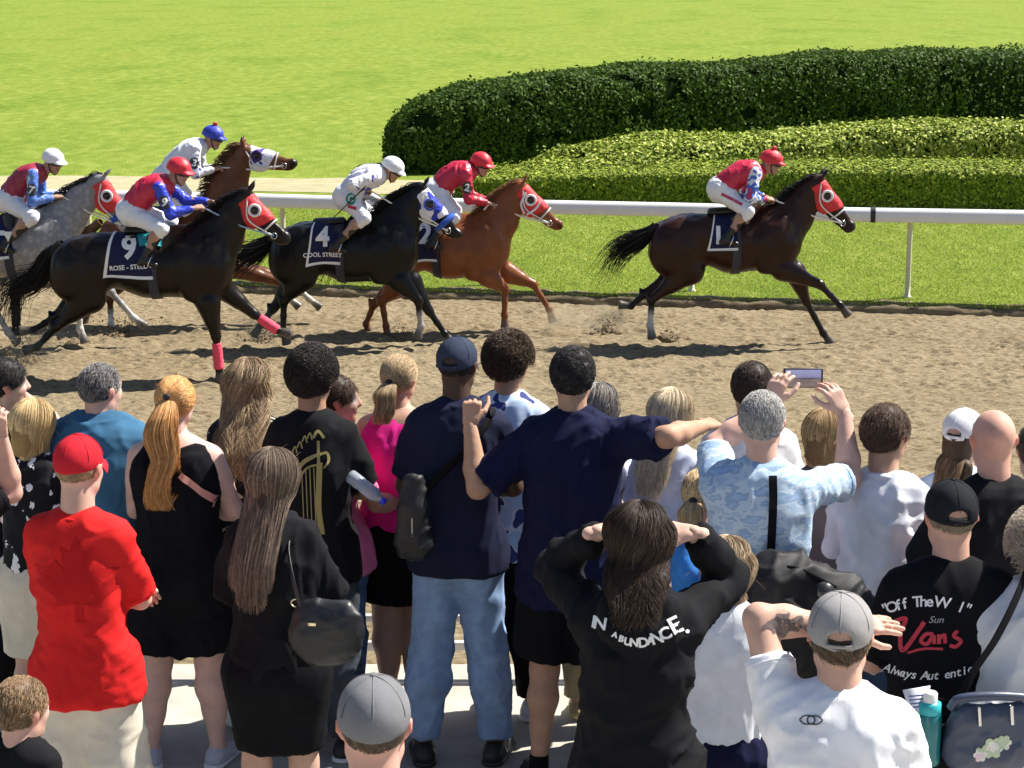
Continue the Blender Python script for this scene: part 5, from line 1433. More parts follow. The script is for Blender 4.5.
H4 = horse('black horse with blue and white hood wearing the number 4 cloth', 20.6, dict(hq=(299, 252, .32), br=(338, 252, .31), sh=(384, 250, .38), nb=(400, 219), pl=(421, 190), ns=(460, 236),
    hn=[(302, 277), (284, 301), (283, 330), (287, 344)], hf=[(297, 279), (273, 309), (261, 325), (254, 335)],
    fn=[(400, 281), (418, 300), (421, 326), (418, 336)], ff=[(411, 282), (429, 311), (445, 334), (452, 342)],
    tail=[(279, 233), (266, 244), (252, 254), (238, 262), (226, 272)], num=(322, 239), numsize=.26),
    (.004, .004, .004), (.004, .004, .004), (.008, .007, .007), {'fn': (.35, .33, .31)}, P_HOODB, roll=BLUE, number='4', name='COOL STREET', cloth_x=(316, 338), eyecup=plain('blue cup', (.05, .08, .4), .6))
j4 = jockey('jockey in white and lavender silks with white helmet and whip on the black horse', H4, 20.6, dict(hip=(350, 196), neck=(382, 175), head=(392, 170), knee=(366, 215), ank=(336, 243), elbow=(350, 192), wrist=(366, 188), wrist2=(380, 202), rein=WHITE, hp=-.5), P_LAV, P_LAV, S_WHT, None, S_WHT, whip=((366, 186), (325, 226)))
H3 = horse('brown horse in a white hood with blue spots, farthest from the crowd', 22.0, dict(hq=(126, 238, .31), br=(172, 238, .30), sh=(214, 232, .34), nb=(228, 190), pl=(244, 150), ns=(296, 163),
    hn=[(128, 270), (110, 298), (111, 324), (113, 333)], hf=[(124, 270), (98, 292), (88, 312), (84, 322)],
    fn=[(232, 268), (280, 282), (290, 299), (298, 306)], ff=[(236, 268), (290, 280), (309, 299), (321, 308)],
    tail=[(100, 222), (84, 236), (70, 250), (58, 264), (50, 280)], num=(160, 236)),
    (.13, .048, .020), (.09, .035, .016), (.12, .06, .03), {'hn': (.6, .58, .55), 'fn': (.5, .47, .42), 'ff': (.5, .47, .42)}, P_HOODW, number='3', cloth_x=(146, 162), eyecup=plain('dark violet cup', (.05, .01, .12), .6))
jockey('jockey in white silks with blue helmet and red pompom on the far brown horse', H3, 22.0, dict(hip=(166, 178), neck=(204, 146), head=(213, 138), knee=(190, 205), ank=(168, 228), elbow=(200, 170), wrist=(216, 168), rein=WHITE), S_WHT, P_LAV, plain('blue helmet cover', (.03, .05, .42), .5), REDC, S_WHT, armnum='3')
H7 = horse('dappled grey horse in a red hood with blue noseband at the left edge', 20.6, dict(hq=(-52, 247, .33), br=(-8, 247, .31), sh=(42, 244, .37), nb=(66, 218), pl=(101, 180), ns=(134, 232),
    hn=[(-45, 275), (-8, 305), (8, 332), (18, 344)], hf=[(-50, 275), (-68, 303), (-78, 320), (-84, 332)],
    fn=[(62, 277), (79, 301), (80, 329), (85, 342)], ff=[(74, 272), (110, 291), (134, 318), (145, 326)],
    tail=[(-78, 226), (-92, 236), (-108, 246), (-122, 262), (-130, 280)], num=(5, 243)),
    (.30, .29, .29), (.22, .21, .21), (.03, .03, .03), {'fn': (.6, .57, .52), 'ff': (.45, .42, .4), 'hn': (.4, .38, .35)}, RED, roll=BLUE, number='7', cloth_x=(-9, 10), cmat=GREY)
jockey('jockey in maroon and blue silks with white helmet on the grey horse', H7, 20.6, dict(hip=(12, 200), neck=(42, 172), head=(53, 162), knee=(38, 214), ank=(8, 243), elbow=(34, 196), wrist=(57, 196), rein=WHITE, hy=-math.pi/2-.45), S_MAR, P_BLUE, S_WHT, None, S_WHT, armnum='7')
H9 = horse('very dark bay horse with pink bandages wearing the number 9 cloth, nearest the crowd', 18.9, dict(hq=(84, 266, .33), br=(138, 265, .31), sh=(198, 264, .37), nb=(221, 235), pl=(246, 196), ns=(287, 240),
    hn=[(90, 298), (56, 327), (37, 347), (26, 350)], hf=[(82, 299), (55, 317), (34, 330), (23, 331)],
    fn=[(208, 303), (216, 336), (219, 368), (220, 382)], ff=[(222, 287), (254, 314), (277, 330), (290, 334)],
    tail=[(62, 244), (48, 258), (36, 280), (12, 292), (5, 318)], num=(127, 250), numtilt=.08),
    (.010, .006, .004), (.006, .005, .005), (.010, .008, .007), {'hf': None}, RED, number='9', name='ROSE - STELLA', cloth_x=(115, 152), bandage={'fn': PINK, 'ff': PINK}, teal=True)
jockey('jockey in red and royal blue silks with red helmet riding horse nine', H9, 18.9, dict(hip=(138, 208), neck=(168, 185), head=(179, 172), knee=(166, 225), ank=(148, 256), elbow=(170, 209), wrist=(196, 207), wrist2=(208, 203), rein=plain('pale blue rein', (.3, .42, .6), .5), hy=-math.pi/2-.35), S_RED, S_BLUE, REDC, None, S_WHT, armnum='9')
def thigh_mark(j, shape, px, py, mat, name, off=.004, ax=(1, 0, 0), az=(0, 0, 1)):
    V, F = lay(shape, P(px, py, j.loc[1] - .3), A(*ax), A(*az), A(0, 1, 0), j.br_bvh, off); part(name, V, F, mat, j.br_o, smooth=False, off=j.off)
_c = np.linspace(0, 2 * math.pi, 20)[:-1]
thigh_mark(j4, poly_shape([list(zip(np.cos(_c) * .052, np.sin(_c) * .058))]), 350, 200, plain('green patch', (.02, .28, .16), .6), 'green_patch')
thigh_mark(j4, text_shape('C', .085, .003), 350, 200, PRINT_W, 'patch_mark', .007)
thigh_mark(j4, ribbon2([(-.05, 0), (.04, -.02)], .03), 352, 207, plain('red patch', (.55, .03, .05), .6), 'red_patch', .006)
thigh_mark(j1, ribbon2([(-.11, .05), (.0, .0), (.10, -.05)], .030), 733, 200, plain('red thigh print', (.45, .04, .10), .6), 'red_thigh_print')
# ------------------------------------------------------------------ the crowd
FAIR, PINKY, TAN, OLIVE, DARK = (.58, .36, .28), (.60, .37, .30), (.44, .26, .17), (.40, .24, .15), (.075, .040, .026)
BLK = cloth('black cotton', (.007, .007, .009)); BLK2 = cloth('black jersey', (.010, .010, .012)); NAVY = cloth('navy cotton', (.010, .012, .040)); NAVY2 = cloth('deep navy polo', (.014, .017, .040))
WHT = cloth('white cotton', (.84, .84, .88)); WHT2 = cloth('white linen', (.80, .82, .88)); LBL = cloth('pale blue cotton', (.52, .62, .80))
REDT = cloth('red jersey', (.62, .018, .018), rough=.8, spec=.12); BEIGE = cloth('beige cotton', (.60, .55, .46)); KHAKI = cloth('khaki cotton', (.50, .40, .22)); CREAMC = cloth('cream cotton', (.66, .60, .48))
TEAL = cloth('teal blue cotton', (.045, .13, .23)); PINKT = cloth('hot pink jersey', (.72, .025, .26)); PINK2 = cloth('soft pink cotton', (.72, .18, .34))
JEAN = cloth('pale denim', (.22, .33, .53), var=.2, scale=14); JEAN2 = cloth('grey denim', (.05, .06, .075), var=.3, scale=20); JEAN3 = cloth('blue denim', (.07, .12, .24), var=.25, scale=14)
FLORAL = pattern('black top with white leaves', [(0, (.010, .010, .013)), (.585, (.75, .75, .78))], 13, vec=(1.5, 1, .9), detail=3, interp='CONSTANT')
FLOR2 = pattern('dark top with small blossoms', [(0, (.012, .012, .015)), (.64, (.60, .52, .42))], 24, detail=2, interp='CONSTANT')
CAMO = pattern('pale blue camouflage cotton', [(0, (.36, .50, .70)), (.40, (.30, .42, .58)), (.48, (.50, .60, .70)), (.56, (.38, .50, .64))], 12, vec=(1, 1, 2.0), detail=3)
PATT = pattern('pale blue print shirt', [(0, (.50, .62, .82)), (.52, (.72, .76, .84)), (.58, (.05, .06, .20))], 12, detail=1)
WSHOE = plain('white trainer', (.72, .72, .72), .5); BSHOE = plain('black trainer', (.015, .015, .017), .5); GSOLE = plain('grey sole', (.35, .35, .36), .6); SHOE_L = plain('lilac grey trainer', (.45, .45, .52), .6)
GREYCAP = cloth('grey cap cloth', (.17, .17, .18)); GREYC2 = cloth('light grey cap cloth', (.28, .27, .27)); BLKCAP = cloth('black cap cloth', (.015, .016, .020)); NAVCAP = cloth('faded navy cap', (.035, .045, .075)); WCAP = cloth('white cap cloth', (.75, .75, .76)); REDCAP = cloth('red cap cloth', (.48, .018, .03))
GOLD = plain('gold print', (.34, .29, .10), .6); REDP = plain('red print', (.50, .02, .05), .6); DKRED = plain('dark red print', (.47, .011, .012), .8, spec=.12)
def uv_on(s, px, py):
    """ray through the figure's back at this pixel, in figure coordinates"""
    return s.W(px, py, -.45)
def prt(s, shape, px, py, mat, name, ax=(1, 0, 0), ay=(0, 0, 1), parent=None, off=.004):
    V, F = lay(shape, s.W(px, py, -.2), A(*ax), A(*ay), s.W(px, py, .3) - s.W(px, py, -.2), s.shirt_bvh, off)
    return part(name, V, F, mat, parent or s.shirt_o, smooth=False)
def W2L(s, v): return v

# -- back row, left to right
s = stand('person with dark hair at the very left edge, hand raised to the face', 1, 362, 1.66, yaw=-.5, sex='f', skin=FAIR, hd=(-.7, 0, 0), aR={'px': (22, 395, .1), 'pole': (.6, -.2, -1), 'curl': .8}, aL='front')
shirt(s, BLK, sleeve=1.5, hem=-.1); trousers(s, BLK); shoes(s, BSHOE); hair(s, 'short', (.015, .012, .012), L=.03, n=1200, thick=.018)
s = stand('short haired blonde woman in black top with white leaf print and cream skirt', 32, 403, 1.55, yaw=-.1, sex='f', build=1.1, skin=FAIR, hd=(-.5, -.05, 0), aL='front', aR='front')
shirt(s, FLORAL, hem=-.02, ease=.03, sleeve=.9, hemw=.06, sr=(.075, .085)); trousers(s, CREAMC, skirt=True, length=.95, sk_w=.02, amp=.006); shoes(s, WSHOE)
hair(s, 'bob', (.38, .24, .09), (.85, .66, .36), L=.19, n=1500, thick=.018, seed=3)
s = stand('broad man in teal blue shirt with dark greying hair behind the red cap', 98, 366, 1.69, yaw=-.2, build=1.5, skin=PINKY, hd=(-.45, -.03, 0), aL='front', aR='front', belly=.06)
shirt(s, TEAL, hem=-.2, ease=.028, sleeve=.85, hemw=.06, collar='fold', amp=.016); trousers(s, BEIGE); shoes(s, BSHOE)
hair(s, 'short', (.035, .030, .030), (.40, .38, .38), L=.022, n=2000, thick=.006, seed=4)
s = stand('woman with wavy light brown hair and dark blossom print top beside the harp shirt', 248, 362, 1.66, yaw=0, sex='f', build=1.2, skin=FAIR, hd=(-.1, -.1, 0), aL='front', aR='front')
shirt(s, FLOR2, hem=-.15, ease=.03, sleeve=.7); trousers(s, JEAN3); shoes(s, WSHOE)
hair(s, 'long', (.10, .060, .035), (.62, .46, .28), L=.36, n=1100, thick=.022, seed=5, wave=.026, spreadx=1.45)
s = stand('person in soft pink shirt turned right, mostly hidden behind the harp shirt', 333, 378, 1.60, yaw=-.9, sex='f', build=1.15, skin=(.50, .28, .20), hd=(-.55, 0, 0), aL='front', aR='front')
shirt(s, PINK2, sleeve=.8, hem=-.15); trousers(s, JEAN3); shoes(s, WSHOE); hair(s, 'short', (.04, .02, .012), L=.03, n=900)
s = stand('tall man with round black curly hair in black shirt with gold harp print', 312, 352, 1.79, yaw=-.02, build=.88, skin=(.36, .20, .13), hd=(-.35, 0, 0), aL='front', aR='front')
shirt(s, BLK2, hem=-.18, ease=.030, sleeve=.85, hemw=.03, collar='crew', sr=(.085, .090)); trousers(s, JEAN2, ease=.02); shoes(s, BSHOE, WSHOE)
hair(s, 'afro', (.010, .008, .008), (.05, .04, .035), L=.022, n=3800, thick=.028, seed=6, rad=.0022)
sc = 1 / 240.
def hp(pts): return [((x - 314) * sc, -(y - 480) * sc) for x, y in pts]
harp = join2([ribbon2(hp([(320, 462), (319, 480), (318, 510), (321, 536)]), .024), ribbon2(hp([(319, 440), (319, 462)]), .012), ribbon2(hp([(296, 476), (303, 463), (312, 457), (324, 452)]), .018, taper=True),
    ribbon2(hp([(299, 480), (306, 469), (315, 465), (321, 466)]), .008)] + [ribbon2(hp([(x, 472 - (x - 298) * .3), (x + 1, 528)]), .004) for x in (302, 306, 310, 314)] +
    [ribbon2(hp([(314, 437), (319, 430), (325, 437)]), .012), ribbon2(hp([(319, 455), (327, 452), (329, 460), (324, 468)]), .012, taper=True)] +
    [ribbon2(hp([(x, y), (x + 3, y - 6), (x + 5, y + 1)]), .006) for x, y in ((293, 452), (298, 447), (303, 441), (308, 438), (290, 459))])
prt(s, harp, 314, 480, GOLD, 'harp_print')
s = stand('girl in hot pink top and black shorts with a blonde brown ponytail', 399, 357, 1.66, yaw=-.1, sex='f', build=1.42, skin=(.52, .31, .23), hd=(-.3, 0, 0), aL='front', aR='front', stance=.06)
shirt(s, PINKT, hem=-.04, ease=.016, sleeve=.3, tank=True, hemw=.02); trousers(s, BLK, length=.36, ease=.03, flare=.02); shoes(s, WSHOE, GSOLE)
hair(s, 'pony', (.16, .10, .05), (.62, .46, .27), n=1300, thick=.010, seed=7, tail=.17, wave=.008, puff=.018, tie=(0, -.106, .01))
s = stand('boy with brown curly hair and pale blue print shirt between two navy shirts', 508, 338, 1.76, yaw=-.25, skin=OLIVE, hd=(-.3, 0, 0), aL='front', aR='front')
shirt(s, PATT, hem=-.2, ease=.025, sleeve=.8); trousers(s, BLK, ease=.02); shoes(s, WSHOE, WSHOE)
hair(s, 'afro', (.030, .018, .012), (.14, .09, .06), L=.032, n=2600, thick=.020, seed=8, rad=.0018)
s = stand('tall man in navy polo, faded cap and pale blue jeans with black sling bag', 457, 340, 1.85, yaw=-.05, build=1.05, skin=DARK, hd=(-.25, 0, 0), aL='front', aR='front', stance=.15)
capman = s
shirt(s, NAVY2, hem=-.12, ease=.028, sleeve=.82, hemw=.02, collar='fold', sr=(.082, .085)); trousers(s, JEAN, ease=.013, amp=.014, flare=.004); shoes(s, BSHOE, BSHOE)
hair(s, 'short', (.012, .010, .010), L=.006, n=500, thick=.002, seed=9, under=True); cap(s, NAVCAP, 1, gap=True)
sw_ = join2([ribbon2([(-.055, .012), (-.03, -.014), (.06, .03)], .014, taper=True)])
s = stand('woman with grey blonde braids beside the navy T-shirt man, mostly hidden', 599, 385, 1.56, yaw=-.3, sex='f', skin=FAIR, hd=(-.2, 0, 0))
shirt(s, WHT, sleeve=.5); trousers(s, KHAKI); shoes(s, KHAKI)
hair(s, 'long', (.10, .09, .085), (.62, .56, .50), L=.22, n=800, thick=.012, seed=10, wave=.01)
s = stand('big man in navy T-shirt and black shorts with both arms stretched out', 573, 351, 1.845, yaw=-.02, build=1.12, skin=(.46, .27, .18), hd=(-.1, 0, 0), stance=.13,
    aL={'px': (470, 424, -.02), 'pole': (-.5, -.3, -1), 'hn': (0, -1, 0), 'curl': 1.5, 'hd': (.1, .1, 1)}, aR={'px': (704, 426, -.02), 'pole': (.1, -1, .15), 'hn': (0, -.5, 1), 'curl': .5})
navy = s
shirt(s, NAVY, hem=-.24, ease=.030, sleeve=.88, hemw=.03, sr=(.090, .098), collar='crew', amp=.015); trousers(s, BLK, length=.42, ease=.03, flare=.02); shoes(s, BSHOE, BSHOE, sock=BLK)
hair(s, 'afro', (.010, .008, .009), (.05, .045, .045), L=.012, n=3000, thick=.016, seed=11, rad=.002)
s = stand('blonde woman in pale blue white top under the outstretched arm', 672, 392, 1.58, yaw=-.25, sex='f', skin=FAIR, hd=(-.35, 0, .05), aL='front', aR='front', shw=1.1)
shirt(s, cloth('white blue top', (.62, .68, .86)), hem=-.15, ease=.035, sleeve=.9, hemw=.05, sr=(.08, .09)); trousers(s, JEAN3); shoes(s, WSHOE)
hair(s, 'long', (.45, .33, .20), (.95, .82, .60), L=.30, n=1300, thick=.020, seed=12, spreadx=1.2, wave=.006)
s = stand('dark haired man in white shirt in front of the man filming with a phone', 752, 365, 1.74, yaw=-.15, build=1.05, skin=(.42, .25, .16), hd=(-.1, 0, 0), aL='front', aR='front')
shirt(s, WHT, hem=-.2, ease=.03, sleeve=.9, collar='crew'); trousers(s, JEAN3); shoes(s, WSHOE)
hair(s, 'short', (.025, .014, .010), (.08, .05, .04), L=.022, n=1800, thick=.012, seed=13)
s = stand('woman with light brown hair and grey jacket behind the raised right arm', 826, 412, 1.60, yaw=-.2, sex='f', skin=FAIR, hd=(-.4, 0, 0), aR='front')
shirt(s, cloth('taupe jacket', (.14, .12, .12)), hem=-.2, ease=.035, sleeve=2, sr=(.07, .065)); trousers(s, BLK); shoes(s, BSHOE)
hair(s, 'bob', (.22, .13, .05), (.66, .47, .25), L=.15, n=1200, thick=.014, seed=14)
s = stand('brown haired man in long sleeved white shirt right of the filming man', 886, 408, 1.73, yaw=-.35, build=.88, skin=(.50, .30, .21), hd=(-.45, .05, 0), aL='front', aR='front')
shirt(s, WHT2, hem=-.26, ease=.032, sleeve=1.95, hemw=.05, collar='fold', sr=(.072, .062), amp=.02, zs=(7, 7, 3)); trousers(s, JEAN3); shoes(s, BSHOE)
hair(s, 'short', (.045, .025, .015), (.16, .10, .07), L=.030, n=2000, thick=.013, seed=15)
s = stand('long haired woman in pale blue shirt and white cap beside the bald man', 964, 412, 1.68, yaw=-.3, sex='f', build=1.1, skin=FAIR, hd=(-.35, -.05, 0), aL='front', aR='front')
shirt(s, LBL, hem=-.3, ease=.04, sleeve=1.9, hemw=.05, collar='fold', sr=(.078, .07)); trousers(s, JEAN3); shoes(s, WSHOE)
hair(s, 'long', (.09, .055, .03), (.30, .19, .11), L=.22, n=1100, thick=.010, seed=16, spreadx=1.25, wave=.006, under=True); cap(s, WCAP, 1, gap=True)
s = stand('bald man in black T-shirt with thin necklace at the right', 996, 411, 1.83, yaw=.05, build=1.12, skin=(.56, .31, .24), hd=(0, -.03, 0), aL='front', aR='hang')
shirt(s, BLK2, hem=-.2, ease=.028, sleeve=.8, sr=(.085, .088)); trousers(s, JEAN2); shoes(s, BSHOE)
hair_stub = SDF(0); a = np.linspace(0, 6.2832, 33)
V, F = tube(s.spine(1.0) + s.fwd * .005 + np.outer(np.cos(a), s.lat) * .074 + np.outer(np.sin(a), s.fwd) * .074 + A(0, 0, .022), .0032, 6, smooth=False, m=33); part('necklace', V, F, BLACKP, s.root)
s = stand('person in white shirt at the right edge behind the bald man', 1042, 425, 1.72, yaw=0, skin=FAIR, aL='front')
shirt(s, WHT2, sleeve=1.9, ease=.03); trousers(s, JEAN3); shoes(s, BSHOE); hair(s, 'short', (.05, .03, .02), L=.02, n=500)

# -- middle row
s = stand('woman with long red hair in a ponytail, black sleeveless romper and lilac shoes', 174, 380, 1.68, yaw=-.08, sex='f', build=1.48, skin=(.62, .40, .34), hd=(-.12, -.05, 0), aL='front', aR='front', stance=.15)
redhair = s
shirt(s, BLK, hem=-.05, ease=.016, tank=True, hemw=.0); trousers(s, BLK, length=.40, ease=.035, flare=.03, top=.2); shoes(s, SHOE_L, WSHOE)
hair(s, 'pony', (.36, .15, .045), (.85, .50, .20), n=1700, thick=.012, seed=17, tail=.47, wave=.026, puff=.034, tie=(0, -.10, .045))
V, F = lay(ribbon2([(-.05, .06), (.0, .02), (.05, -.03), (.085, -.07)], .026), s.W(190, 492, -.2), A(1, 0, 0), A(0, 0, 1), A(0, 1, 0), s.shirt_bvh, .006); part('bag_strap', V, F, plain('pink leather', (.66, .30, .24), .5), s.root)
s = stand('man in bright red shirt and red cap with beige shorts at the left', 76, 438, 1.78, yaw=-.15, build=.90, skin=(.60, .36, .28), hd=(-.12, 0, 0), aL='cross', aR='cross', stance=.16)
redman = s
shirt(s, REDT, hem=-.11, ease=.026, sleeve=.9, hemw=.03, collar='crew', sr=(.085, .090), amp=.011, zs=(7, 7, 9), over=.052); trousers(s, BEIGE, length=.47, ease=.022, flare=.012, amp=.012); shoes(s, WSHOE)
hair(s, 'short', (.30, .20, .12), L=.010, n=1200, thick=.002, seed=18, under=True); cap(s, REDCAP, 1, gap=False, dome=.98, brimmat=REDCAP)
_ml = [(0, 1), (.14, .70), (.32, .80), (.22, .34), (.42, .55), (.50, .42), (.80, .46), (.68, .22), (.80, .12), (.40, -.18), (.46, -.34), (.06, -.27), (.08, -.62)]
_ml = _ml + [(-x, y) for x, y in _ml[::-1][:-1]]
prt(s, poly_shape([[(x * .19, y * .19) for x, y in _ml]]), 78, 590, DKRED, 'leaf_print', off=.003)
s = stand('woman with long straight brown hair, black top, black skirt and black handbag', 272, 452, 1.65, yaw=-.1, sex='f', build=1.08, skin=(.55, .34, .26), hd=(-.2, -.05, 0), aL='front', aR='front')
bagw = s
shirt(s, BLK2, hem=-.08, ease=.045, sleeve=.98, hemw=.05, sr=(.085, .110), amp=.016, zs=(8, 8, 3)); trousers(s, BLK, skirt=True, length=.80, sk_w=-.005, amp=.005); shoes(s, WSHOE)
hair(s, 'long', (.045, .030, .022), (.30, .22, .16), L=.40, n=2800, thick=.016, seed=19, wave=.002, spreadx=1.12)
s = stand('small woman with blonde ponytail beside the raised arm of the hooded woman', 702, 472, 1.46, yaw=-.05, sex='f', skin=(.55, .33, .26), hd=(-.25, 0, 0), aL='front', aR={'px': (752, 600, .1), 'pole': (.7, -.2, -1)})
shirt(s, cloth('bright blue top', (.05, .22, .62)), tank=True, hem=-.1, ease=.015); trousers(s, JEAN3); shoes(s, WSHOE)
hair(s, 'pony', (.16, .09, .045), (.85, .64, .36), n=1500, thick=.008, seed=20, tail=.13, puff=.012, wave=.004, tie=(-.01, -.106, .01))
s = stand('grey haired man in pale blue camouflage shirt filming with a phone held high', 763, 394, 1.84, yaw=-.06, build=1.05, skin=(.62, .38, .30), hd=(-.1, .05, 0), hres=.0045,
    aL={'px': (770, 404, .33), 'pole': (-.85, .3, -.4), 'hn': (-.5, -.8, .2), 'curl': .45, 'hd': (.35, .1, 1)}, aR={'px': (844, 412, .30), 'pole': (.7, .4, -.8), 'hn': (.5, -.8, .2), 'curl': .5, 'hd': (-.55, .1, 1)})
phoneman = s
shirt(s, CAMO, hem=-.2, ease=.03, sleeve=.8, hemw=.04, sr=(.080, .085), collar='crew'); trousers(s, JEAN2); shoes(s, BSHOE)
hair(s, 'short', (.20, .19, .18), (.72, .70, .68), L=.020, n=2600, thick=.008, seed=21)
V, F = lay(ribbon2([(0, .11), (.004, 0), (.0, -.24)], .030), s.W(772, 505, -.2), A(1, 0, 0), A(0, 0, 1), s.W(772, 505, .3) - s.W(772, 505, -.2), s.shirt_bvh, .008); part('strap', V, F, BLK, s.root)
s = stand('girl in white pleated blouse half hidden behind the hooded woman', 728, 540, 1.50, yaw=-.15, sex='f', build=1.05, skin=FAIR, hd=(-.1, 0, 0), aL='front', aR='front', shw=1.05)
shirt(s, WHT2, hem=-.02, ease=.035, sleeve=.8, hemw=.05, zs=(16, 16, 2), amp=.008); trousers(s, NAVY, skirt=True, length=.9); shoes(s, WSHOE)
hair(s, 'bob', (.14, .09, .05), (.62, .48, .32), L=.16, n=1200, thick=.014, seed=22, wave=.012)
s = stand('man in black shirt with white and red back lettering and black cap', 953, 485, 1.77, yaw=-.02, build=1.1, skin=(.56, .33, .25), hd=(.05, .0, 0), aL='front', aR='front')
letter = s
shirt(s, BLK, hem=-.22, ease=.030, sleeve=.85, hemw=.02, sr=(.088, .095), amp=.008); trousers(s, BLK); shoes(s, BSHOE)
hair(s, 'short', (.22, .17, .12), L=.010, n=1200, thick=.001, seed=23, under=True); cap(s, BLKCAP, 1, gap=True, dome=1.02)
K6 = 1 / 315.
def arc_text(txt, size, x0, x1, y, rise, bold=.001, shear=0):
    out = []; n = len(txt)
    for i, ch in enumerate(txt):
        if ch == ' ': continue
        u = i / (n - 1) * 2 - 1; V, F = text_shape(ch, size, bold, shear); an = -rise * 2 * u / ((x1 - x0) / 2)
        V = V @ np.array([[math.cos(an), math.sin(an)], [-math.sin(an), math.cos(an)]]); V = V + [x0 + (x1 - x0) * (u + 1) / 2, y + rise * (1 - u * u)]
        out.append((V, F))
    return join2(out)
prt(s, arc_text('"Off The W  l"', .050, -.135, .120, .05, .026, .0008), 928, 625, PRINT_W, 'top_lettering')
prt(s, arc_text('Always Aut entic', .040, -.125, .135, -.145, -.022, .0005, .2), 928, 625, PRINT_W, 'bottom_lettering')
vv = [ribbon2([(-.105, .012), (-.07, .020), (-.085, -.03), (-.075, -.085), (-.03, -.02), (-.012, .01)], .014), ribbon2([(.018, -.03), (-.005, -.03), (-.02, -.052), (.0, -.062), (.018, -.035), (.022, -.062)], .012),
      ribbon2([(.035, -.03), (.037, -.062)], .012), ribbon2([(.038, -.045), (.052, -.032), (.056, -.06)], .011), ribbon2([(.092, -.018), (.082, -.035), (.104, -.052), (.088, -.070), (.070, -.066)], .012), ribbon2([(-.06, -.092), (-.01, -.078), (.05, -.078)], .008)]
prt(s, join2(vv), 928, 625, REDP, 'red_script')
prt(s, text_shape('Size' if False else 'Sun', .032, 0, .3), 936, 620, plain('grey print', (.35, .35, .36), .6), 'small_script')
s = stand('curly haired woman in white jacket with a flowered handbag at the right edge', 1050, 522, 1.66, yaw=.1, sex='f', build=1.95, skin=FAIR, hd=(.1, 0, 0), aL='front', aR='front', shw=1.15)
rightw = s
shirt(s, cloth('off white linen', (.68, .68, .70)), hem=-.12, ease=.04, sleeve=1.9, hemw=.06, sr=(.085, .075), amp=.02, zs=(6, 6, 4)); trousers(s, BEIGE, ease=.03); shoes(s, WSHOE)
hair(s, 'afro', (.34, .28, .22), (.72, .62, .50), L=.05, n=2200, thick=.03, seed=24)

# -- front row
s = stand('woman in black hooded top with white lettering, both hands at her head', 640, 508, 1.78, yaw=-.05, sex='f', build=1.06, skin=(.60, .38, .30), hd=(-.1, -.12, 0), shw=1.05, res=.011, hres=.0045,
    aL={'px': (598, 532, .10), 'pole': (-.55, .9, .1), 'hn': (-.2, -.5, 1), 'curl': .7, 'hd': (1, .15, .15)}, aR={'px': (694, 533, .10), 'pole': (.55, .9, .1), 'hn': (.1, -.5, 1), 'curl': .7, 'hd': (-1, .15, .1)})
hood = s
so = shirt(s, BLK2, hem=-.3, ease=.045, sleeve=1.9, hemw=.04, sr=(.092, .078), long_r=.055, amp=.022, zs=(6, 6, 4)); trousers(s, BLK, ease=.03); shoes(s, BSHOE)
S = SDF(.04); c = s.spine(.98)
S.rc(c - s.lat * .08 - s.fwd * .06, c + s.lat * .08 - s.fwd * .06, .05, .05); S.rc(c - s.lat * .07 - s.fwd * .10 - s.up * .05, c + s.lat * .07 - s.fwd * .10 - s.up * .05, .045, .045); S.rc(c - s.fwd * .11 - s.up * .06, c - s.fwd * .125 - s.up * .15, .05, .025, fl=(s.lat, 1.9))
V, F, _ = S.mesh(.009); V = wrinkle(V, F, .006, (12, 12, 12), 3); part('hood', V, F, BLK2, so)
_sv, _sf = np.array([v.co[:] for v in so.data.vertices]), [np.array([list(p.vertices) for p in so.data.polygons])]
Vj, Fj, _ = join([(_sv, _sf), (V, F)]); s.shirt_bvh = bvh_of(Vj, Fj)
hair(s, 'long', (.018, .011, .008), (.07, .045, .03), L=.19, n=2400, thick=.020, seed=25, wave=.014, spreadx=1.6)
for ch, x, y, an, sz in (('I', -45, 30, -.15, .052), ('N', -38, 28, -.15, .052), ('A', -22, 17, -.30, .022), ('B', -15, 13, -.22, .026), ('U', -8, 10, -.16, .032), ('N', -1, 9, -.05, .034), ('D', 9, 9, .10, .042), ('A', 17, 11, .22, .032), ('N', 24, 13.5, .30, .050), ('C', 33, 18, .42, .052), ('E', 44, 26, .50, .075), ('.', 54, 26, .50, .075)):
    prt(s, text_shape(ch, sz, .0015), 635 + x * .92, 652 - y, PRINT_W, 'lettering', ax=(math.cos(an), 0, math.sin(an)), ay=(-math.sin(an), 0, math.cos(an)))
s = stand('man in white T-shirt and grey cap shading his eyes with tattooed arm', 842, 599, 1.74, yaw=-.08, build=1.1, skin=(.56, .34, .26), hd=(-.1, 0, 0), res=.010, hres=.0045, wide_head=1.03,
    aL={'px': (846, 628, .17), 'pole': (-1, -.1, .25), 'hn': (0, -.4, 1), 'curl': .15, 'hd': (1, .1, .12)}, aR='front')
tat = s
shirt(s, WHT, hem=-.2, ease=.026, sleeve=.62, collar='crew', sr=(.078, .082), amp=.012, zs=(7, 7, 6))
trousers(s, JEAN3); shoes(s, WSHOE)
hair(s, 'short', (.07, .042, .025), (.22, .15, .10), L=.035, n=2600, thick=.010, seed=26, under=True); cap(s, GREYC2, -1 if False else 1, gap=True, dome=1.03)
lg = join2([ribbon2([(-.030, 0), (-.018, .011), (.004, .010), (.010, 0), (.004, -.010), (-.018, -.011), (-.030, 0)], .0035), ribbon2([(.030, 0), (.018, .011), (-.004, .010), (-.010, 0), (-.004, -.010), (.018, -.011), (.030, 0)], .0035)])
prt(s, lg, 811, 720, BLACKP, 'chest_logo' if False else 'neck_logo')
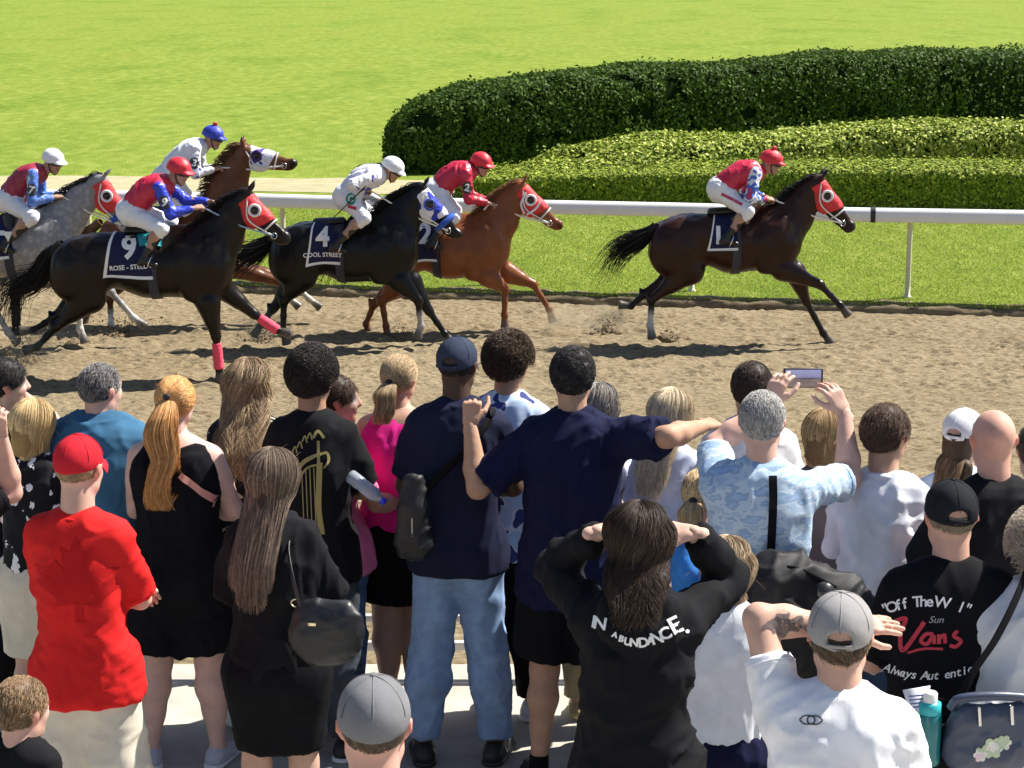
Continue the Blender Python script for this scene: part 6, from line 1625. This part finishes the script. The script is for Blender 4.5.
# tattoo drawn on the raised arm
bvt = None
el, wr, shp = s.el[0], s.wr[0], s.sh[0]
TAT = plain('tattoo ink', (.16, .12, .11), .5)
body = [o for o in s.root.children if o.name.startswith('body')][0]
bme = body.data; bvb = BVHTree.FromPolygons([v.co[:] for v in bme.vertices], [list(p.vertices) for p in bme.polygons])
tr_ = np.random.RandomState(5); shp_ = []
for i in range(34):
    a0 = tr_.uniform(-.10, .10), tr_.uniform(-.03, .03); w = tr_.uniform(.010, .022)
    shp_.append(ribbon2([a0, (a0[0] + tr_.uniform(.01, .03), a0[1] + tr_.uniform(-.02, .02)), (a0[0] + tr_.uniform(.01, .05), a0[1] + tr_.uniform(-.02, .02))], w, m=9, taper=True))
dax = unit(wr - el)
for sh2 in shp_:
    V, F = lay(sh2, el + dax * .10, dax, unit(np.cross(A(0, 1, 0), dax)) * -1, A(0, 1, -.15), bvb, .0015)
    if np.abs(V[:, 1] - el[1]).max() < .12: part('tattoo', V, F, TAT, body)
s = stand('man with dark grey cap at the bottom beside the pale jeans', 373, 682, 1.76, yaw=0, build=1.0, skin=(.58, .33, .26), hd=(.05, 0, 0), res=.012, wide_head=1.04)
shirt(s, BLK2, hem=-.2); trousers(s, JEAN3); shoes(s, WSHOE); hair(s, 'short', (.10, .07, .05), L=.010, n=1200, thick=.001, seed=27, under=True); cap(s, GREYCAP, 1, gap=False, dome=1.0)
s = stand('brown haired boy at the bottom left corner, head turned right', 18, 681, 1.25, yaw=-.3, build=.95, skin=(.56, .33, .26), hd=(-.3, 0, 0))
shirt(s, BLK2); trousers(s, JEAN3); shoes(s, WSHOE); hair(s, 'short', (.12, .07, .035), (.42, .28, .16), L=.020, n=2600, thick=.008, seed=28)
s = stand('person in black at the left edge with one bare forearm raised', -85, 430, 1.72, yaw=-.1, sex='f', skin=FAIR, hd=(-.2, 0, 0), aR={'px': (1, 436, .12), 'pole': (-.3, -.2, -1), 'curl': .8}, aL='front')
shirt(s, BLK, hem=-.05, sleeve=.8, sr=(.085, .1)); trousers(s, BLK); shoes(s, BSHOE); hair(s, 'long', (.05, .03, .02), L=.3, n=600)

# ------------------------------------------------------------------ things held, worn across the back or carried
def tow(s, p):
    c, sn = math.cos(s.yaw), math.sin(s.yaw); return A(p[0] * c - p[1] * sn, p[0] * sn + p[1] * c, p[2]) + s.loc
def thing(name, label, cat, c, rz=0, group=None): return root(name, label, cat, tuple(c), rz, group)
# phone
c = P(803, 378, phoneman.loc[1] + .37); ph = thing('phone', 'phone held sideways above the grey haired man', 'phone', c)
V, F = boxm((0, 0, 0), (.152, .009, .076), bev=.004); part('case', V, F, BLACKP, ph)
def screen_mat():
    m, nt, b = _new('phone screen'); tc = nt.nodes.new('ShaderNodeTexCoord'); sp = nt.nodes.new('ShaderNodeSeparateXYZ'); nt.links.new(tc.outputs['Generated'], sp.inputs[0])
    r = _ramp(nt, sp.outputs['Z'], [(0, (.20, .15, .13)), (.42, (.16, .12, .12)), (.5, (.06, .05, .09)), (.56, (.20, .19, .34)), (1, (.28, .28, .48))])
    nt.links.new(r.outputs[0], b.inputs['Emission Color']); b.inputs['Emission Strength'].default_value = .55; b.inputs['Base Color'].default_value = (.02, .02, .02, 1); b.inputs['Roughness'].default_value = .12; return m
V, F = boxm((0, -.0055, 0), (.136, .002, .066), bev=.0004); part('screen', V, F, screen_mat(), ph, smooth=False)
# water bottle
c = P(366, 488, 8.02); bt = thing('water_bottle', 'clear plastic water bottle with blue cap held beside the harp shirt', 'bottle', c)
R = frame(A(.62, -.25, -.42)); prof = [(0, -.09), (.026, -.09), (.030, -.08), (.030, -.03), (.027, -.02), (.030, -.01), (.030, .045), (.022, .065), (.013, .075), (.013, .085)]
V, F = lathe(prof, 18, R); part('bottle_body', V, F, plain('clear plastic', (.55, .62, .72), .12, trans=.55, spec=.7), bt)
V, F = lathe([(.0, .084), (.0155, .084), (.0155, .102), (0, .104)], 14, R); part('bottle_cap', V, F, plain('blue cap', (.02, .05, .75), .4), bt)
# sling bag on the cap man
s = capman; c0 = s.W(424, 486, -.22); cw = tow(s, s.spine(.38) - s.fwd * .20 - s.lat * .165)
sb = thing('sling_bag', 'black sling bag across the back of the man in pale jeans', 'bag', cw, s.yaw)
S = SDF(.03); S.rc(A(0, 0, .12), A(.0, 0, -.13), .045, .075, fl=(A(0, 1, 0), .6)); S.rc(A(.01, -.02, -.12), A(.01, -.025, .0), .05, .045, fl=(A(0, 1, 0), .5))
V, F, _ = S.mesh(.009); V = wrinkle(V, F, .012, (14, 14, 14), 1); part('pouch', V, F, cloth('black nylon', (.012, .012, .013), rough=.5, spec=.5), sb)
off = np.array(sb.location); 
pts = [s.spine(.42) - s.fwd * .19 - s.lat * .16, s.spine(.62) - s.fwd * .165 - s.lat * .06, s.spine(.80) - s.fwd * .15 + s.lat * .05, s.spine(.97) - s.fwd * .085 + s.lat * .13, s.spine(1.01) + s.fwd * .02 + s.lat * .135, s.spine(.85) + s.fwd * .15 + s.lat * .1]
V, F = tube(np.array([tow(s, q) for q in pts]) - off, .017, 8, flat=.3); part('strap', V, F, BLK, sb)
V, F = tube([A(0, -.05, .02), A(.0, -.052, -.09)], .004, 6); part('zip', V, F, plain('zip metal', (.4, .4, .4), .3, 1.0), sb)
# handbag of the long haired woman
s = bagw; cw = tow(s, s.W(326, 628, -.20)); hb = thing('handbag', 'black leather shoulder handbag hanging behind the long haired woman', 'handbag', cw, s.yaw)
BAGL = plain('soft black leather', (.014, .015, .018), .42, spec=.45, bump=.003, bscale=40)
S = SDF(.05); S.rc(A(-.05, 0, -.02), A(.05, 0, .0), .078, .078, fl=(A(0, 1, 0), .5)); S.rc(A(-.06, 0, .06), A(.055, 0, .05), .04, .04, fl=(A(0, 1, 0), .6)); S.rc(A(-.02, 0, -.06), A(.03, 0, -.055), .075, .075, fl=(A(0, 1, 0), .5))
V, F, _ = S.mesh(.008); V = wrinkle(V, F, .006, (9, 9, 9), 2); part('bag_body', V, F, BAGL, hb)
top = s.W(291, 545, -.10); inv = np.array(top); inv = tow(s, inv) - cw
cs_, sn_ = math.cos(-s.yaw), math.sin(-s.yaw); inv = A(inv[0] * cs_ - inv[1] * sn_, inv[0] * sn_ + inv[1] * cs_, inv[2])
V, F = tube([A(-.085, -.01, .06), A(-.11, -.02, .18), inv + A(-.005, -.02, 0), inv + A(.01, .06, .025), inv + A(.015, .16, -.02)], .009, 8, flat=.5); part('strap', V, F, BAGL, hb)
V, F = boxm((-.04, -.052, .03), (.03, .004, .012), bev=.001); part('metal_plate', V, F, plain('gold plate', (.8, .7, .45), .2, 1.0), hb, smooth=False)
V, F = tube([A(-.11, -.0, .09) + .014 * A(math.cos(q), 0, math.sin(q)) for q in np.linspace(0, 6.28, 15)], .003, 6, smooth=False); part('ring', V, F, plain('gold plate', (.8, .7, .45), .2, 1.0), hb)
# flowered bag at the right edge
s = rightw; c = P(988, 728, s.loc[1] - .32); fb = thing('handbag', 'dark blue grey handbag with white flower print at the right edge', 'handbag', c, .1)
SL = plain('slate leather', (.045, .06, .10), .4, spec=.5, bump=.002)
S = SDF(.03)
for z_, hw_, r_ in ((.05, .075, .038), (.0, .085, .042), (-.05, .09, .045), (-.09, .085, .042)): S.rc(A(-hw_, 0, z_), A(hw_, 0, z_), r_, r_, k=.03)
V, F, _ = S.mesh(.008); V = wrinkle(V, F, .009, (10, 10, 8), 3); part('bag_body', V, F, SL, fb); fb_bvh = bvh_of(V, F)
V, F = tube([A(-.12, 0, .07), A(-.10, -.02, .105), A(.0, -.03, .115), A(.11, -.02, .10), A(.13, 0, .07)], .014, 8); part('flap_roll', V, F, SL, fb)
for x in (-.05, .05):
    V, F = tube([A(x, -.052, .09), A(x + .005, -.056, .03)], .006, 6); part('buckle', V, F, plain('bit metal', (.6, .6, .6), .25, 1.0), fb)
fl = []
for cx, cz, r0 in ((.00, -.045, .034), (-.038, -.062, .024), (.035, -.03, .024)):
    for q in range(6):
        a = q * math.pi / 3; fl.append(ribbon2([(cx, cz), (cx + math.cos(a) * r0 * .6, cz + math.sin(a) * r0 * .6), (cx + math.cos(a) * r0, cz + math.sin(a) * r0)], r0 * .75, m=8, taper=True))
V2, F2 = lay(join2(fl), A(0, -.1, 0), A(1, 0, 0), A(0, 0, 1), A(0, 1, 0), fb_bvh, .003); part('flower_print', V2, F2, pattern('petal', [(0, (.50, .58, .40)), (.5, (.74, .72, .66)), (.6, (.72, .55, .58))], 30), fb, smooth=False)
V, F = tube([A(-.10, 0, .08), A(-.05, .02, .17), A(.03, .06, .26), A(.12, .13, .38), A(.20, .24, .48)], .013, 8, flat=.35); part('strap', V, F, BLK, fb)
# tote with bottle and folded programme beside the lettered shirt
Yt = letter.loc[1] - .30
c = P(938, 742, Yt); tb = thing('tote_bag', 'black open topped bag carried behind the lettered shirt, holding bottle and paper', 'bag', c)
S = SDF(.02); S.rc(A(-.06, 0, .06), A(.06, 0, .06), .045, .045); S.rc(A(-.055, 0, -.11), A(.055, 0, -.11), .05, .05); S.rc(A(-.06, 0, .06), A(-.055, 0, -.11), .045, .05); S.rc(A(.06, 0, .06), A(.055, 0, -.11), .045, .05); S.rc(A(0, 0, .05), A(0, 0, -.12), .055, .06); S.cut(A(0, 0, .075), (0, 0, 1))
S.subell(A(.0, 0, .09), A(.085, .034, .06))
V, F, _ = S.mesh(.007); V = wrinkle(V, F, .006, (14, 14, 8), 5); part('bag_body', V, F, BLK, tb)
V, F = tube([A(-.07, 0, .07), A(-.072, .0, .11), A(0, .0, .135), A(.072, .0, .11), A(.07, 0, .07)], .010, 8, flat=.4); part('strap', V, F, BLK, tb)
c = P(929, 726, Yt - .065); bo = thing('drink_bottle', 'teal drink bottle with white lid in the side of the black bag', 'bottle', c)
V, F = lathe([(0, -.12), (.034, -.12), (.037, -.11), (.037, .035), (.030, .045)], 20); part('bottle_body', V, F, plain('teal tinted plastic', (.01, .16, .17), .25, spec=.6), bo)
V, F = lathe([(.030, .04), (.034, .045), (.034, .075), (.02, .08)], 20); part('collar', V, F, plain('bright teal plastic', (.03, .42, .46), .4), bo)
V, F = lathe([(.022, .078), (.022, .105), (.018, .11), (0, .11)], 16); part('lid', V, F, WHITE, bo)
c = P(917, 708, Yt - .075); pp = thing('programme', 'folded white race programme stuck in the black bag', 'paper', c)
tri = [(-.045, .055), (.042, .062), (.012, -.072), (.002, -.075)]
V = np.array([(x, 0 + .02 * (z > 0) * (i % 2), z) for i, (x, z) in enumerate(tri)] + [(x, .006 + .02 * (z > 0) * (i % 2), z) for i, (x, z) in enumerate(tri)], float)
part('sheet', V, [np.array([[0, 1, 2, 3], [7, 6, 5, 4], [0, 4, 5, 1], [1, 5, 6, 2], [2, 6, 7, 3], [3, 7, 4, 0]])], plain('paper', (.70, .72, .80), .7), pp, smooth=False)
for z in (.04, .028, .016, .004, -.008):
    w = .028 * (z + .08) / .12; part('text_line', np.array([(-w, -.003 + .0, z), (w * .9, -.003 + .012, z + .001), (w * .9, -.003 + .012, z - .004), (-w, -.003, z - .005)]), np.array([[0, 3, 2, 1]]), plain('ink', (.12, .14, .35), .7), pp, smooth=False)
# black jacket bundle between the filming man and the tattooed man
c = P(800, 590, phoneman.loc[1] - .28); jk = thing('jacket', 'black jacket bundled over the hip of the filming man', 'jacket', c)
S = SDF(.05); S.rc(A(-.08, 0, .02), A(.10, 0, -.02), .11, .09); S.rc(A(-.04, 0, .07), A(.20, -.03, -.03), .045, .04); S.rc(A(-.05, 0, -.05), A(-.05, 0, -.40), .12, .10); S.rc(A(.10, 0, -.05), A(.08, 0, -.38), .11, .10); S.rc(A(.05, -.06, .02), A(.22, -.07, -.06), .025, .03)
V, F, _ = S.mesh(.011); V = wrinkle(V, F, .022, (8, 5, 11), 7); part('cloth', V, F, cloth('black nylon jacket', (.010, .010, .012), rough=.6, spec=.3), jk)
V, F = tube([A(-.13, .0, .05), A(-.04, -.07, .10), A(.08, -.09, .05), A(.19, -.07, -.02)], .016, 8, flat=.5); part('strap', V, F, BLK, jk)
c = P(824, 592, phoneman.loc[1] - .42); V, F = lathe([(.0, -.03), (.03, -.028), (.036, .0), (.03, .02), (.034, .022), (.03, .03), (0, .034)], 18, frame(A(.1, -1, .3)))
cmr = part('lens_barrel', V, F, plain('camera plastic', (.02, .02, .022), .3, spec=.6)); cmr.location = tuple(c); tag(cmr, 'small round black camera lens above the grey cap of the tattooed man', 'camera'); cmr.name = 'camera_lens'
# swoosh marks on the trainers of the man in jeans
for o in [q for q in capman.root.children if q.name.startswith('shoe')]:
    me = o.data; bv = BVHTree.FromPolygons([v.co[:] for v in me.vertices], [list(p.vertices) for p in me.polygons])
    co = np.array([v.co[:] for v in me.vertices]); cx, cy = co[:, 0].mean(), co[:, 1].mean()
    V, F = lay(ribbon2([(-.045, .012), (-.02, -.012), (.06, .028)], .013, taper=True), A(cx + .02, cy, .055), A(.6, .8, 0), A(0, 0, 1), A(-.8, .6, -.15), bv, .003)
    part('side_mark', V, F, PRINT_W, o, smooth=False)
